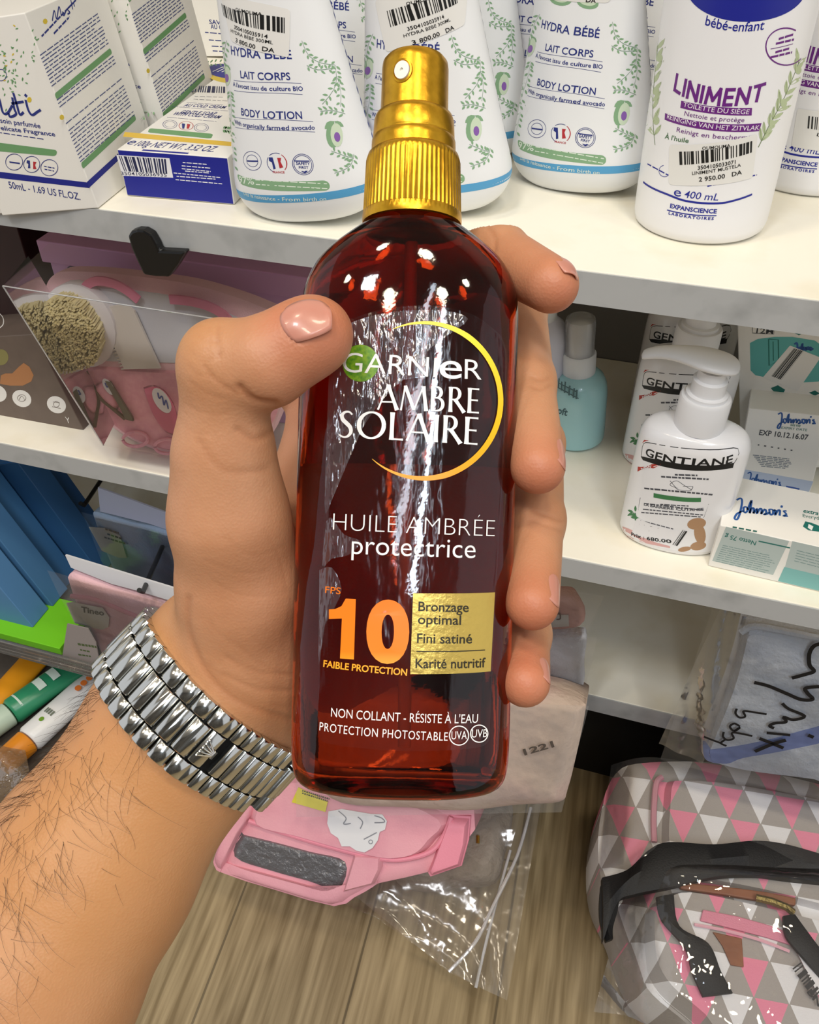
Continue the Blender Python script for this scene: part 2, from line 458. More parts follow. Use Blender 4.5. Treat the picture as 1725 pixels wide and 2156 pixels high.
    for out_ in ([(698, 705), (735, 682), (790, 664), (860, 654), (940, 655), (985, 672), (945, 705), (900, 740), (905, 790), (850, 800), (800, 850), (762, 905), (735, 960), (712, 1010), (696, 1060), (685, 1060), (694, 780)], [(688, 1098), (700, 1090), (725, 1125), (760, 1140), (735, 1168), (700, 1176), (680, 1190)], [(674, 1200), (700, 1195), (720, 1240), (700, 1290), (680, 1330), (672, 1400)]):
        q = g; Ub = []
        for pnt in out_: q = L.uv(*pnt, *q); Ub.append(q)
        uvfan(bub, L, smooth_path(Ub+[Ub[0]], 3)[:-1], .00024, 16)
    obj('label_bubble', bub, film('bubble_film', 'd9ccd6', .045, .12, 150, .9, .003, .10, (1.5, 1.5, .5)), label)
    W = MB()
    text(W, L, 'GARNI', (722, 784), (918, 795), 42, bold=-.004, res=5, g=g, off=.0003)
    text(W, L, 'e', (925, 796), (972, 798), 55, bold=.004, res=5, g=g, off=.0003)
    text(W, L, 'R', (978, 798), (1013, 800), 42, bold=-.004, res=5, g=g, off=.0003)
    flare(W, L, 'AMBRE', (795, 863), (1008, 871), 53, g)
    flare(W, L, 'SOLAIRE', (712, 922), (1005, 937), 58, g)
    text(W, L, 'HUILE AMBRÉE', (702, 1116), (1040, 1130), 37, bold=-.022, res=5, g=g, off=.0003)
    text(W, L, 'protectrice', (741, 1166), (1000, 1175), 41, bold=-.004, res=5, g=g, off=.0003)
    text(W, L, 'NON COLLANT - RÉSISTE À L\'EAU', (698, 1508), (1005, 1521), 19, res=4, g=g, off=.0003)
    text(W, L, 'PROTECTION PHOTOSTABLE', (674, 1537), (942, 1559), 18, res=4, g=g, off=.0003, space=1.1)
    for cx, cy, r, s in ((966, 1548, 20, 'UVA'), (1008, 1544, 18, 'UVB')):
        ring_print(W, L, (cx, cy), r, .00024, g=g, off=.0003, n=40); text(W, L, s, (cx-16, cy+8), (cx+16, cy+7), 17, res=4, g=g, off=.00032)
    obj('white_lettering', W, pale, label)
    O = MB()
    text(O, L, 'FPS', (686, 1248), (718, 1251), 14, res=4, g=g, off=.0003)
    one = [(717, 1386), (746, 1388), (750, 1261), (729, 1260), (720, 1276), (707, 1282), (694, 1283), (694, 1303), (721, 1302)]
    U1 = []; q = g
    for pnt in one: q = L.uv(*pnt, *q); U1.append(q)
    O.add([L.loc(*p_, .0003) for p_ in U1], [tuple(range(len(U1)))])
    text(O, L, '0', (771, 1387), (861, 1389), 119, bold=.045, res=6, g=g, off=.0003)
    text(O, L, 'FAIBLE PROTECTION', (682, 1403), (857, 1422), 14, bold=.022, res=4, g=g, off=.0003)
    obj('orange_lettering', O, grad_ink('orange_ink', [(.0, 'ffb43a'), (.26, 'ffae2a'), (.42, 'ff8208'), (1, 'ff7a08')], .024, .048), label)
    A = MB()
    P = [(888+161*math.cos(math.radians(t)), 843+161*math.sin(math.radians(t))) for t in np.linspace(-112, 130, 60)]
    Uv = []; q = g
    for pnt in P: q = L.uv(*pnt, *q); Uv.append(q)
    rows = []
    for i, p_ in enumerate(Uv):
        d = Uv[min(i+1, 59)]-Uv[max(i-1, 0)]; d /= np.linalg.norm(d); nn = np.array([-d[1], d[0]])
        t = i/59; w = .0012*min(1, 4.2*min(t, 1-t))**.8+.00008
        rows.append([L.loc(*(p_-nn*w*.15), .0003), L.loc(*(p_+nn*w*.85), .0003)])
    A.grid(rows); obj('sun_arc', A, grad_ink('arc_ink', [(0, 'ff8a10'), (.5, 'ffc400'), (1, 'ffe23a')], .068, .104), label)
    gd = MB(); disc_print(gd, L, (760, 765), 38, 39, 36, .00026, g); obj('green_disc', gd, mat('leaf_print', '7fa51c', .35, noise=(900, '3f7d12', .35, .7)), label)
    fo = MB(); patch(fo, L, [(864, 1419), (1032, 1413), (1041, 1247), (870, 1249)], .00027, (14, 14))
    foil = obj('gold_foil', fo, mat('foil', 'd2b45c', .33, metal=.75, bump=(700, .35, .0004)), label)
    B = MB()
    for s, p0, p1, h in (('Bronzage', (881, 1286), (986, 1288), 20), ('optimal', (880, 1313), (970, 1315), 20), ('Fini satiné', (878, 1353), (993, 1354), 20), ('Karité nutritif', (875, 1406), (1021, 1404), 20)):
        text(B, L, s, p0, p1, h, bold=.012, res=4, g=g, off=.00036)
    line(B, L, [(877, 1371), (950, 1371), (1020, 1368)], .00022, .00036, g)
    obj('dark_lettering', B, ink('2a2410'), foil)
    return root, M
def mat_amber():
    m = mat('amber_plastic', (0.66, 0.20, 0.055), 0.045, trans=1.0, ior=1.45, bump=(70, .10, .0015))
    return m
def mat_label():
    return film('label_film', 'c9bfc4', 0.004, 0.10, 95.0, 0.5, .0016, .012, (1.6, 1.6, .55), .75)
def grad_ink(name, stops, z0, z1):
    if name in MATS: return MATS[name]
    m = bpy.data.materials.new(name); m.use_nodes = True; MATS[name] = m
    nt = m.node_tree; b = nt.nodes['Principled BSDF']; b.inputs['Roughness'].default_value = .4
    tc = nt.nodes.new('ShaderNodeTexCoord'); sp = nt.nodes.new('ShaderNodeSeparateXYZ'); mr = nt.nodes.new('ShaderNodeMapRange')
    mr.inputs[1].default_value = z0; mr.inputs[2].default_value = z1
    cr = nt.nodes.new('ShaderNodeValToRGB')
    while len(cr.color_ramp.elements) < len(stops): cr.color_ramp.elements.new(.5)
    for e, (p, c) in zip(cr.color_ramp.elements, stops): e.position = p; e.color = (*srgb(c), 1)
    nt.links.new(tc.outputs['Object'], sp.inputs[0]); nt.links.new(sp.outputs[2], mr.inputs[0]); nt.links.new(mr.outputs[0], cr.inputs[0]); nt.links.new(cr.outputs[0], b.inputs['Base Color'])
    return m
# a flared sans with thick and thin strokes, one unit high
def _arcp(cx, cy, rx, ry, a0, a1, n=14): return [(cx+rx*math.cos(math.radians(a0+(a1-a0)*k/n)), cy+ry*math.sin(math.radians(a0+(a1-a0)*k/n))) for k in range(n+1)]
TK, TN = .125, .06
def _sw(a): return TN+(TK-TN)*abs(math.cos(math.radians(a)))**1.3
FL = {
 'A': (.74, [([(.02, 0), (.37, 1)], TN, 1), ([(.37, 1), (.72, 0)], TK, 1), ([(.15, .32), (.58, .32)], TN, 0)]),
 'M': (.98, [([(.02, 0), (.16, .98)], TN, 1), ([(.16, .98), (.50, .02)], TK, 0), ([(.50, .02), (.82, .98)], TN, 0), ([(.82, .98), (.95, 0)], TK, 1)]),
 'E': (.46, [([(.09, 0), (.09, 1)], TK, 1), ([(.09, .03), (.45, .03)], TN, 1), ([(.09, .52), (.40, .52)], TN, 1), ([(.09, .97), (.44, .97)], TN, 1)]),
 'L': (.46, [([(.09, 0), (.09, 1)], TK, 1), ([(.09, .03), (.46, .03)], TN, 1)]),
 'I': (.20, [([(.10, 0), (.10, 1)], TK, 1)]),
 'B': (.56, [([(.09, 0), (.09, 1)], TK, 0), ('bowl', .09, .97, .54, .40), ('bowl', .09, .54, .03, .47)]),
 'R': (.60, [([(.09, 0), (.09, 1)], TK, 1), ('bowl', .09, .97, .50, .42), ([(.26, .50), (.60, 0)], TK, 1)]),
 'O': (.94, 'O'), 'S': (.50, 'S')}
def flare(mb, S, s, a, b, h, g):
    A = S.uv(*a, *g); B = S.uv(*b, *A); d = B-A; L = np.linalg.norm(d); ex = d/L; ey = np.array([-ex[1], ex[0]])
    mx, my = (a[0]+b[0])/2, (a[1]+b[1])/2
    q0 = S.uv(mx, my, *A); q1 = S.uv(mx, my-h, *q0); H = abs((q1-q0) @ ey)
    tot = sum(FL[c][0] for c in s)+.10*(len(s)-1); k = L/tot; x = 0
    def put(pts, ws):
        P = []
        for i, p in enumerate(pts):
            d_ = np.array(pts[min(i+1, len(pts)-1)])-np.array(pts[max(i-1, 0)]); d_ = d_/max(1e-9, np.linalg.norm(d_)); nn = np.array([-d_[1], d_[0]])
            r = []
            for sg in (-1, 1):
                e = np.array(p)+nn*ws[i]/2*sg; uv = A+ex*(x+e[0])*k+ey*e[1]*H; r.append(S.loc(*uv, .0003))
            P.append(r)
        mb.grid(P)
    for c in s:
        w, st = FL[c]
        if st == 'O':
            T = np.linspace(0, 360, 41); put([(.47+.40*math.cos(math.radians(t)), .5+.47*math.sin(math.radians(t))) for t in T], [_sw(t)*1.1 for t in T])
        elif st == 'S':
            P = smooth_path([(.44, .86), (.34, .955), (.21, .95), (.115, .84), (.14, .68), (.27, .54), (.39, .40), (.42, .22), (.33, .07), (.19, .035), (.04, .12)], 5)
            n = len(P); put(P, [.055+.085*math.sin(pi*i/(n-1))**2 for i in range(n)])
        else:
            for e in st:
                if e[0] == 'bowl':
                    _, x0, y1, y0, xm = e; cy = (y0+y1)/2; ry = (y1-y0)/2; xc = x0+(xm-x0)*.45; rx = xm-xc
                    T = np.linspace(90, -90, 15); P = [(x0, y1)]+[(xc+rx*math.cos(math.radians(t)), cy+ry*math.sin(math.radians(t))) for t in T]+[(x0, y0)]
                    put(P, [TN]+[TN+(TK-TN)*max(0, math.cos(math.radians(t)))**1.2 for t in T]+[TN])
                else:
                    pts, wd, fl = e
                    P = [np.array(pts[0])*(1-t)+np.array(pts[1])*t for t in np.linspace(0, 1, 9)]
                    put(P, [wd*(1+(.28*(abs(2*t-1)**3) if fl else 0)) for t in np.linspace(0, 1, 9)])
        x += w+.10

# ------------------------------------------------------------------ hand and forearm: one continuous surface grown from a distance field
def P3(px, py, z): return np.array([(px-CX)/F*z*1000, (py-CY)/F*z*1000, z*1000], np.float32)    # mm in the held frame
def build_person():
    h = 0.66
    lo = np.array([-190, -72, 158], np.float32); hi = np.array([52, 225, 284], np.float32)
    nx, ny, nz = [int((hi[i]-lo[i])/h)+1 for i in range(3)]
    xs = lo[0]+h*np.arange(nx, dtype=np.float32); ys = lo[1]+h*np.arange(ny, dtype=np.float32); zs = lo[2]+h*np.arange(nz, dtype=np.float32)
    D = np.full((nx, ny, nz), 60.0, np.float32)
    def region(pts, rs, pad=14):
        p = np.array(pts); r = max(rs)+pad
        a = np.clip(((p.min(0)-r-lo)/h).astype(int), 0, [nx, ny, nz]); b = np.clip(((p.max(0)+r-lo)/h).astype(int)+1, 0, [nx, ny, nz])
        return tuple(slice(a[i], b[i]) for i in range(3))
    def smin(a, b, k):
        t = np.clip(.5+.5*(b-a)/k, 0, 1); return b+(a-b)*t-k*t*(1-t)
    def cone(sl, a, b, ra, rb, flat_=None):
        X = xs[sl[0]][:, None, None]; Y = ys[sl[1]][None, :, None]; Z = zs[sl[2]][None, None, :]
        ba = b-a; l2 = float(ba @ ba)
        t = np.clip(((X-a[0])*ba[0]+(Y-a[1])*ba[1]+(Z-a[2])*ba[2])/l2, 0, 1)
        dx = X-a[0]-t*ba[0]; dy = Y-a[1]-t*ba[1]; dz = Z-a[2]-t*ba[2]
        return np.sqrt(dx*dx+dy*dy+dz*dz)-(ra+(rb-ra)*t)
    def ell(sl, c, ax, rad):
        X = xs[sl[0]][:, None, None]-c[0]; Y = ys[sl[1]][None, :, None]-c[1]; Z = zs[sl[2]][None, None, :]-c[2]
        q = 0
        for u, r in zip(ax, rad): q = q+((X*u[0]+Y*u[1]+Z*u[2])/r)**2
        return (np.sqrt(q)-1)*min(rad)
    def addchain(pts, rs, k_in, k_out):
        """pts joined by round cones, blended inside with k_in, joined to the rest with k_out"""
        pts = [P3(*p) for p in pts]; sl = region(pts, rs)
        d = None
        for i in range(len(pts)-1):
            c = cone(sl, pts[i], pts[i+1], rs[i], rs[i+1]); d = c if d is None else smin(d, c, k_in)
        D[sl] = smin(D[sl], d, k_out)
    for pts, rs, ki, ko in HAND_CHAINS: addchain(pts, rs, ki, ko)
    for c, r, k in HAND_LUMPS:
        p = P3(*c); sl = region([p], [r]); D[sl] = smin(D[sl], cone(sl, p, p+np.float32(.01), r, r), k)
    V, Fc = surface_nets(D, lo, h)
    # keep the one connected surface
    par = np.arange(len(V))
    for _ in range(400):
        m_ = par[Fc].min(1); new = par.copy(); np.minimum.at(new, Fc.ravel(), np.repeat(m_, 4)); new = new[new]
        if (new == par).all(): break
        par = new
    big = np.bincount(par).argmax(); keep = par == big; ren = np.cumsum(keep)-1
    Fc = ren[Fc[keep[Fc].all(1)]]; V = V[keep]
    V = relax(V, Fc, 3)
    # creases pressed into the skin, seen side only
    N = vnormals(V, Fc)
    px = np.stack([CX+F*V[:, 0]/V[:, 2], CY+F*V[:, 1]/V[:, 2]], 1)
    facing = -(N*V).sum(1)/np.linalg.norm(V, axis=1)
    disp = np.zeros(len(V))
    for pts, wd, dp in CREASES:
        pts = np.array(smooth_path(pts, 6)); dm = np.full(len(V), 1e9)
        for i in range(len(pts)-1):
            a, b = pts[i], pts[i+1]; ba = b-a; t = np.clip(((px-a) @ ba)/(ba @ ba), 0, 1); dm = np.minimum(dm, np.linalg.norm(px-a-t[:, None]*ba, axis=1))
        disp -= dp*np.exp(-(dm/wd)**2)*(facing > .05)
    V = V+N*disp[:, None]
    me = bpy.data.meshes.new('person'); me.from_pydata((V/1000).tolist(), [], Fc.tolist())
    me.polygons.foreach_set('use_smooth', [True]*len(me.polygons))
    # blood colour of the skin: redder finger ends and knuckle folds, paler palm side
    red = np.zeros(len(V))
    for c, s, w in RED:
        d = np.linalg.norm(V-P3(*c), axis=1); red += w*np.exp(-(d/s)**2)
    yel = np.zeros(len(V))
    for c, s, w in YELLOW:
        d = np.linalg.norm(V-P3(*c), axis=1); yel += w*np.exp(-(d/s)**2)
    at_ = me.color_attributes.new('skin', 'FLOAT_COLOR', 'POINT')
    buf = np.zeros((len(V), 4), np.float32); buf[:, 0] = np.clip(red, 0, 1); buf[:, 1] = np.clip(yel, 0, 1); buf[:, 2] = np.clip(-disp*.7, 0, 1); buf[:, 3] = 1  # third channel paints the pressed creases darker
    at_.data.foreach_set('color', buf.ravel())
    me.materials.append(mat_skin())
    o = bpy.data.objects.new('person', me); COL.objects.link(o); o.matrix_world = CAMM
    tag(o, 'left forearm and hand reaching in from the lower left, gripping the amber bottle', 'person')
    bvh = BVHTree.FromPolygons([Vector(v) for v in V], Fc.tolist())
    # nails
    for (c, along, nrm, ln, wd) in NAILS:
        c = Vector(P3(*c)); al = (Vector(P3(*along))-c).normalized(); nv = Vector(nrm).normalized(); nv = (nv-al*nv.dot(al)).normalized(); sd = al.cross(nv)
        m_, k_ = 13, 11; G = []
        for i in range(m_):
            row = []
            t = -1+2*i/(m_-1)
            for j in range(k_):
                s_ = -1+2*j/(k_-1)
                # squircle outline
                x = t*math.sqrt(max(0, 1-.42*s_*s_)); y = s_*math.sqrt(max(0, 1-.42*t*t))
                q = c+al*(x*ln/2)+sd*(y*wd/2)
                hit = bvh.ray_cast(q+nv*18, -nv, 40)[0]
                cen = bvh.ray_cast(c+nv*18, -nv, 40)[0] or c
                hp = hit if hit is not None else q-nv*9
                low = (cen-hp).dot(nv)-(1.1+1.3*s_*s_+max(0, t)*.5)
                if low > 0: hp = hp+nv*low
                row.append(np.array(hp)+np.array(nv)*(.26-.45*abs(s_)**4-.35*max(0, -t)**6+(.06*max(0, t)**3)))
            G.append(row)
        # even the plate out so it does not follow every pore
        G = np.array(G)
        for _ in range(6): G[1:-1, 1:-1] = .5*G[1:-1, 1:-1]+.125*(G[2:, 1:-1]+G[:-2, 1:-1]+G[1:-1, 2:]+G[1:-1, :-2])
        G /= 1000
        n_ = obj('fingernail', MB().grid([[tuple(p) for p in r] for r in G]), mat_nail(), o, solid=.0003)
    # hair
    hb = MB(); q = random.Random(3)
    tries = 0; made = 0
    while made < 190 and tries < 5000:
        tries += 1
        x, y = q.uniform(-60, 520), q.uniform(1450, 2200)
        d = (x-300)*(.85)+(y-1640)*.52       # distance across the arm from its axis
        al_ = (300-x)*.52+(y-1640)*.85
        if q.random() > math.exp(-((d+130)/110)**2): continue
        r_ = Vector(((x-CX)/F, (y-CY)/F, 1)); hit, n_, _, _ = bvh.ray_cast(r_*100, r_.normalized(), 300)
        if hit is None: continue
        made += 1
        dirv = Vector((q.uniform(-.5, .5)+.25, q.uniform(.2, 1), 0)); dirv = (dirv-n_*dirv.dot(n_)).normalized(); L = q.uniform(5, 13); cv = Vector((q.uniform(-1.0, 1.0), q.uniform(-.6, .4), 0))
        pts = []
        for i in range(6):
            t = i/5; pnt = hit+dirv*(L*t)+cv*(L*t*t*.6)+n_*(.15+1.4*t*(1-t)); pts.append(pnt/1000)
        hb.tube(pts, .000036, 3, .000016)
    # hair standing past the upper outline
    for _ in range(120):
        t = q.random(); x = 215+(20-215)*t+q.uniform(-12, 25); y = 1430+(1712-1430)*t+q.uniform(-12, 25)
        r_ = Vector(((x-CX)/F, (y-CY)/F, 1)); hit, n_, _, _ = bvh.ray_cast(r_*100, r_.normalized(), 300)
        if hit is None: continue
        L = q.uniform(4, 9); dirv = (n_*.5+Vector((-.5+q.uniform(-.4, .4), .45+q.uniform(-.4, .3), 0))).normalized()
        hb.tube([(hit+dirv*(L*k/4)+Vector((0, 1, 0))*(L*.3*(k/4)**2))/1000 for k in range(5)], .00005, 3, .00002)
    ho = obj('arm_hair', hb, mat('hair', '2a1a10', .5), o); ho['kind'] = 'stuff'
    return o, bvh
def mat_nail(): return mat('nail', (.80, .53, .46), .28, sss=.25, coat=.2, sssr=(.004, .002, .0015))
def mat_skin():
    m = bpy.data.materials.new('skin'); m.use_nodes = True; nt = m.node_tree; b = nt.nodes['Principled BSDF']
    N_ = lambda t: nt.nodes.new(t); Lk = nt.links.new
    b.inputs['Roughness'].default_value = .48; b.inputs['Specular IOR Level'].default_value = .42
    b.inputs['Subsurface Weight'].default_value = .22; b.inputs['Subsurface Radius'].default_value = (.006, .0022, .0012); b.inputs['Subsurface Scale'].default_value = 1.0
    at_ = N_('ShaderNodeAttribute'); at_.attribute_name = 'skin'
    sp = N_('ShaderNodeSeparateColor'); Lk(at_.outputs['Color'], sp.inputs[0])
    tc = N_('ShaderNodeTexCoord')
    n1 = N_('ShaderNodeTexNoise'); n1.inputs['Scale'].default_value = 55; n1.inputs['Detail'].default_value = 6; Lk(tc.outputs['Object'], n1.inputs['Vector'])
    r1 = N_('ShaderNodeValToRGB'); r1.color_ramp.elements[0].position = .3; r1.color_ramp.elements[1].position = .72
    r1.color_ramp.elements[0].color = (*srgb(SKIN_A), 1); r1.color_ramp.elements[1].color = (*srgb(SKIN_B), 1); Lk(n1.outputs['Fac'], r1.inputs[0])
    def mix(fac, a, col):
        x = N_('ShaderNodeMix'); x.data_type = 'RGBA'; Lk(fac, x.inputs[0]); Lk(a, x.inputs[6]); x.inputs[7].default_value = (*srgb(col), 1); return x.outputs[2]
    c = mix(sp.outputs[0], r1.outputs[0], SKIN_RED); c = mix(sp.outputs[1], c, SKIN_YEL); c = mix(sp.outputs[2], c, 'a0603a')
    Lk(c, b.inputs['Base Color'])
    n2 = N_('ShaderNodeTexVoronoi'); n2.inputs['Scale'].default_value = 1500; Lk(tc.outputs['Object'], n2.inputs['Vector'])
    n3 = N_('ShaderNodeTexNoise'); n3.inputs['Scale'].default_value = 420; n3.inputs['Detail'].default_value = 4; Lk(tc.outputs['Object'], n3.inputs['Vector'])
    ad = N_('ShaderNodeMath'); ad.operation = 'ADD'; Lk(n2.outputs['Distance'], ad.inputs[0]); Lk(n3.outputs['Fac'], ad.inputs[1])
    bp = N_('ShaderNodeBump'); bp.inputs['Strength'].default_value = .12; bp.inputs['Distance'].default_value = .0005; Lk(ad.outputs[0], bp.inputs['Height']); Lk(bp.outputs[0], b.inputs['Normal'])
    return m
SKIN_A, SKIN_B, SKIN_RED, SKIN_YEL = 'b5805b', 'c4916d', 'bf664c', 'bd874f'
def surface_nets(D, lo, h):
    nx, ny, nz = D.shape; S = D < 0
    c = [(i, j, k) for i in (0, 1) for j in (0, 1) for k in (0, 1)]
    def sub(A, o): return A[o[0]:nx-1+o[0], o[1]:ny-1+o[1], o[2]:nz-1+o[2]]
    cnt = sum(sub(S, o).astype(np.int8) for o in c); act = (cnt > 0) & (cnt < 8)
    idx = np.argwhere(act); ids = -np.ones(act.shape, np.int32); ids[act] = np.arange(len(idx))
    pos = np.zeros((len(idx), 3), np.float64); num = np.zeros(len(idx))
    for a in range(8):
        for ax in range(3):
            if c[a][ax]: continue
            o2 = list(c[a]); o2[ax] = 1
            d0 = D[idx[:, 0]+c[a][0], idx[:, 1]+c[a][1], idx[:, 2]+c[a][2]]; d1 = D[idx[:, 0]+o2[0], idx[:, 1]+o2[1], idx[:, 2]+o2[2]]
            m_ = (d0 < 0) != (d1 < 0); t = np.where(m_, d0/np.where(m_, d0-d1, 1), 0)
            p = np.tile(np.array(c[a], float), (len(idx), 1)); p[:, ax] += t
            pos[m_] += p[m_]; num[m_] += 1
    V = lo+h*(idx+pos/num[:, None])
    Fs = []
    for ax in range(3):
        o1, o2 = [(1, 2), (2, 0), (0, 1)][ax]
        sl0 = [slice(1, -1)]*3; sl0[ax] = slice(0, -1); sl1 = [slice(1, -1)]*3; sl1[ax] = slice(1, None)
        a, b = S[tuple(sl0)], S[tuple(sl1)]
        e = np.argwhere(a != b)
        flip = a[e[:, 0], e[:, 1], e[:, 2]]
        e = e+np.array([1 if i != ax else 0 for i in range(3)])
        def cell(d1, d2):
            q = e.copy(); q[:, o1] += d1; q[:, o2] += d2; return ids[q[:, 0], q[:, 1], q[:, 2]]
        q = np.stack([cell(-1, -1), cell(0, -1), cell(0, 0), cell(-1, 0)], 1)
        q[~flip] = q[~flip][:, ::-1]; Fs.append(q[(q >= 0).all(1)])
    return V, np.concatenate(Fs)
def relax(V, Fc, n):
    e = np.concatenate([Fc[:, [0, 1]], Fc[:, [1, 2]], Fc[:, [2, 3]], Fc[:, [3, 0]]]); e = np.concatenate([e, e[:, ::-1]])
    deg = np.bincount(e[:, 0], minlength=len(V))[:, None]
    for _ in range(n):
        for lam in (.5, -.45):
            s = np.stack([np.bincount(e[:, 0], V[e[:, 1], k], len(V)) for k in range(3)], 1); V = V+lam*(s/deg-V)
    return V
def vnormals(V, Fc):
    n = np.cross(V[Fc[:, 2]]-V[Fc[:, 0]], V[Fc[:, 3]]-V[Fc[:, 1]]); N = np.zeros_like(V)
    for k in range(4):
        for a in range(3): N[:, a] += np.bincount(Fc[:, k], n[:, a], len(V))
    return N/np.maximum(1e-9, np.linalg.norm(N, axis=1, keepdims=True))
HAND_CHAINS = [
 # forearm, wrist, palm
 ([(-700, 3180, .198), (-190, 2330, .215), (8, 2042, .223), (165, 1814, .230), (354, 1520, .237)], [38, 32, 27.5, 23.8, 20.0], 6, 6),
 ([(-600, 3200, .202), (-100, 2370, .217), (66, 2080, .225), (217, 1848, .232), (408, 1556, .240)], [37, 31, 26.5, 23.0, 20.0], 6, 8),
 ([(372, 1510, .238), (540, 1350, .242), (640, 1120, .247)], [20.5, 18, 13.5], 6, 10),
 ([(415, 1550, .240), (640, 1420, .247), (860, 1300, .254), (880, 1000, .257)], [19.5, 17, 12, 10], 6, 12),
 ([(640, 1120, .248), (700, 850, .252), (820, 820, .256)], [13.5, 11, 10], 6, 12),
 ([(760, 1250, .250), (780, 900, .254)], [12, 10], 6, 12),
 # thenar
 ([(505, 1410, .228), (512, 1230, .219), (484, 1085, .208)], [15, 15.3, 13.0], 6, 13),
 ([(575, 1350, .234), (580, 1180, .230)], [13, 11], 6, 10),
 # thumb
 ([(482, 1095, .207), (472, 965, .201), (474, 800, .193)], [12.8, 10.8, 9.5], 5, 7),
 ([(470, 778, .1915), (560, 762, .1895), (664, 705, .1885)], [8.9, 9.2, 8.1], 4, 4),
 # index
 ([(640, 800, .252), (880, 560, .246), (1045, 536, .2265), (1160, 600, .206)], [10, 9, 8.0, 6.6], 3, 2.5),
 # middle
 ([(780, 800, .256), (1085, 650, .248), (1106, 805, .2235), (1132, 982, .2045)], [10, 8.6, 7.4, 6.5], 3, 1.0),
 # ring
 ([(830, 950, .258), (1123, 935, .249), (1126, 1095, .2235), (1121, 1270, .2035)], [9.5, 8.5, 7.4, 6.3], 3, 1.0),
 # little
 ([(840, 1120, .258), (1092, 1220, .248), (1103, 1335, .2235), (1106, 1436, .2065)], [9, 7.6, 6.6, 5.9], 3, 1.0),
]
HAND_LUMPS = [((462, 752, .1905), 8.3, 3), ((640, 715, .188), 8.4, 3), ((428, 1362, .237), 14.5, 10)]
CREASES = [
 ([(463, 688), (458, 715), (463, 752)], 4, .30), ([(430, 770), (455, 800), (500, 830)], 5, .22),
 ([(505, 815), (535, 842), (580, 850)], 7, .7), ([(500, 905), (540, 925), (577, 905)], 7, .35), ([(420, 930), (470, 990), (560, 990)], 8, .18),
 ([(396, 1262), (398, 1330), (432, 1410), (500, 1475), (610, 1515)], 8, .40), ([(440, 1400), (490, 1450), (545, 1480), (610, 1490)], 5, .15),
 ([(470, 1375), (520, 1420), (570, 1445), (612, 1452)], 3, .10), ([(495, 1350), (545, 1395), (612, 1425)], 3, .10), ([(515, 1325), (560, 1365), (612, 1392)], 3, .09), ([(450, 1225), (500, 1250), (560, 1255), (610, 1245)], 3, .10), ([(430, 1180), (500, 1205), (560, 1205)], 3, .08),
 ([(470, 1130), (530, 1170), (600, 1150)], 3, .07), ([(440, 1310), (480, 1350), (520, 1375)], 3, .08), ([(560, 1120), (590, 1180), (605, 1240)], 3, .09),
 ([(415, 705), (440, 720), (462, 718)], 3, .12), ([(405, 745), (430, 760), (460, 750)], 3, .12), ([(398, 770), (420, 790), (452, 790)], 3, .12), ([(440, 690), (444, 715), (436, 740)], 3, .10), ([(395, 800), (430, 825), (470, 840)], 3, .10), ([(388, 850), (430, 870), (480, 872)], 3, .08), ([(382, 890), (410, 910), (450, 915)], 3, .08),
 ([(600, 672), (602, 690), (614, 712), (640, 724)], 3, .25), ([(612, 728), (622, 738)], 3, .15),
 ([(470, 1420), (540, 1450), (610, 1455)], 5, .22), ([(480, 1385), (540, 1415), (612, 1420)], 5, .15),
 ([(1030, 480), (1042, 500), (1040, 530)], 5, .3),
 ([(1118, 792), (1140, 800), (1158, 796)], 4, .3), ([(1116, 812), (1140, 820), (1160, 812)], 4, .25),
 ([(1120, 1076), (1150, 1085), (1185, 1098)], 4, .3), ([(1118, 1096), (1150, 1106), (1182, 1118)], 4, .22),
]
RED = [((690, 690, .185), 9, .55), ((640, 800, .185), 10, .3), ((600, 690, .184), 6, .45), ((1180, 620, .204), 10, .6), ((1140, 1010, .203), 11, .62), ((1120, 1290, .202), 11, .62), ((1105, 1450, .205), 10, .58), ((1110, 560, .215), 9, .3), ((600, 1200, .225), 25, .25), ((590, 870, .245), 14, .25)]
YELLOW = [((420, 730, .187), 7, .55), ((120, 1900, .205), 45, .6), ((360, 1320, .225), 12, .5), ((250, 1650, .21), 28, .35)]
NAILS = [((648, 676, .181), (738, 640, .181), (-.10, -.62, -.76), 10.5, 8.8),
         ((1184, 573, .203), (1225, 607, .1985), (.62, -.72, .02), 7.5, 6.8),
         ((1168, 958, .2035), (1182, 1013, .1985), (.90, -.1, -.30), 8.8, 7.0),
         ((1150, 1246, .2025), (1160, 1303, .198), (.82, -.1, -.42), 8.8, 7.0),
         ((1136, 1414, .206), (1144, 1460, .202), (.82, -.1, -.42), 7.2, 6.0)]

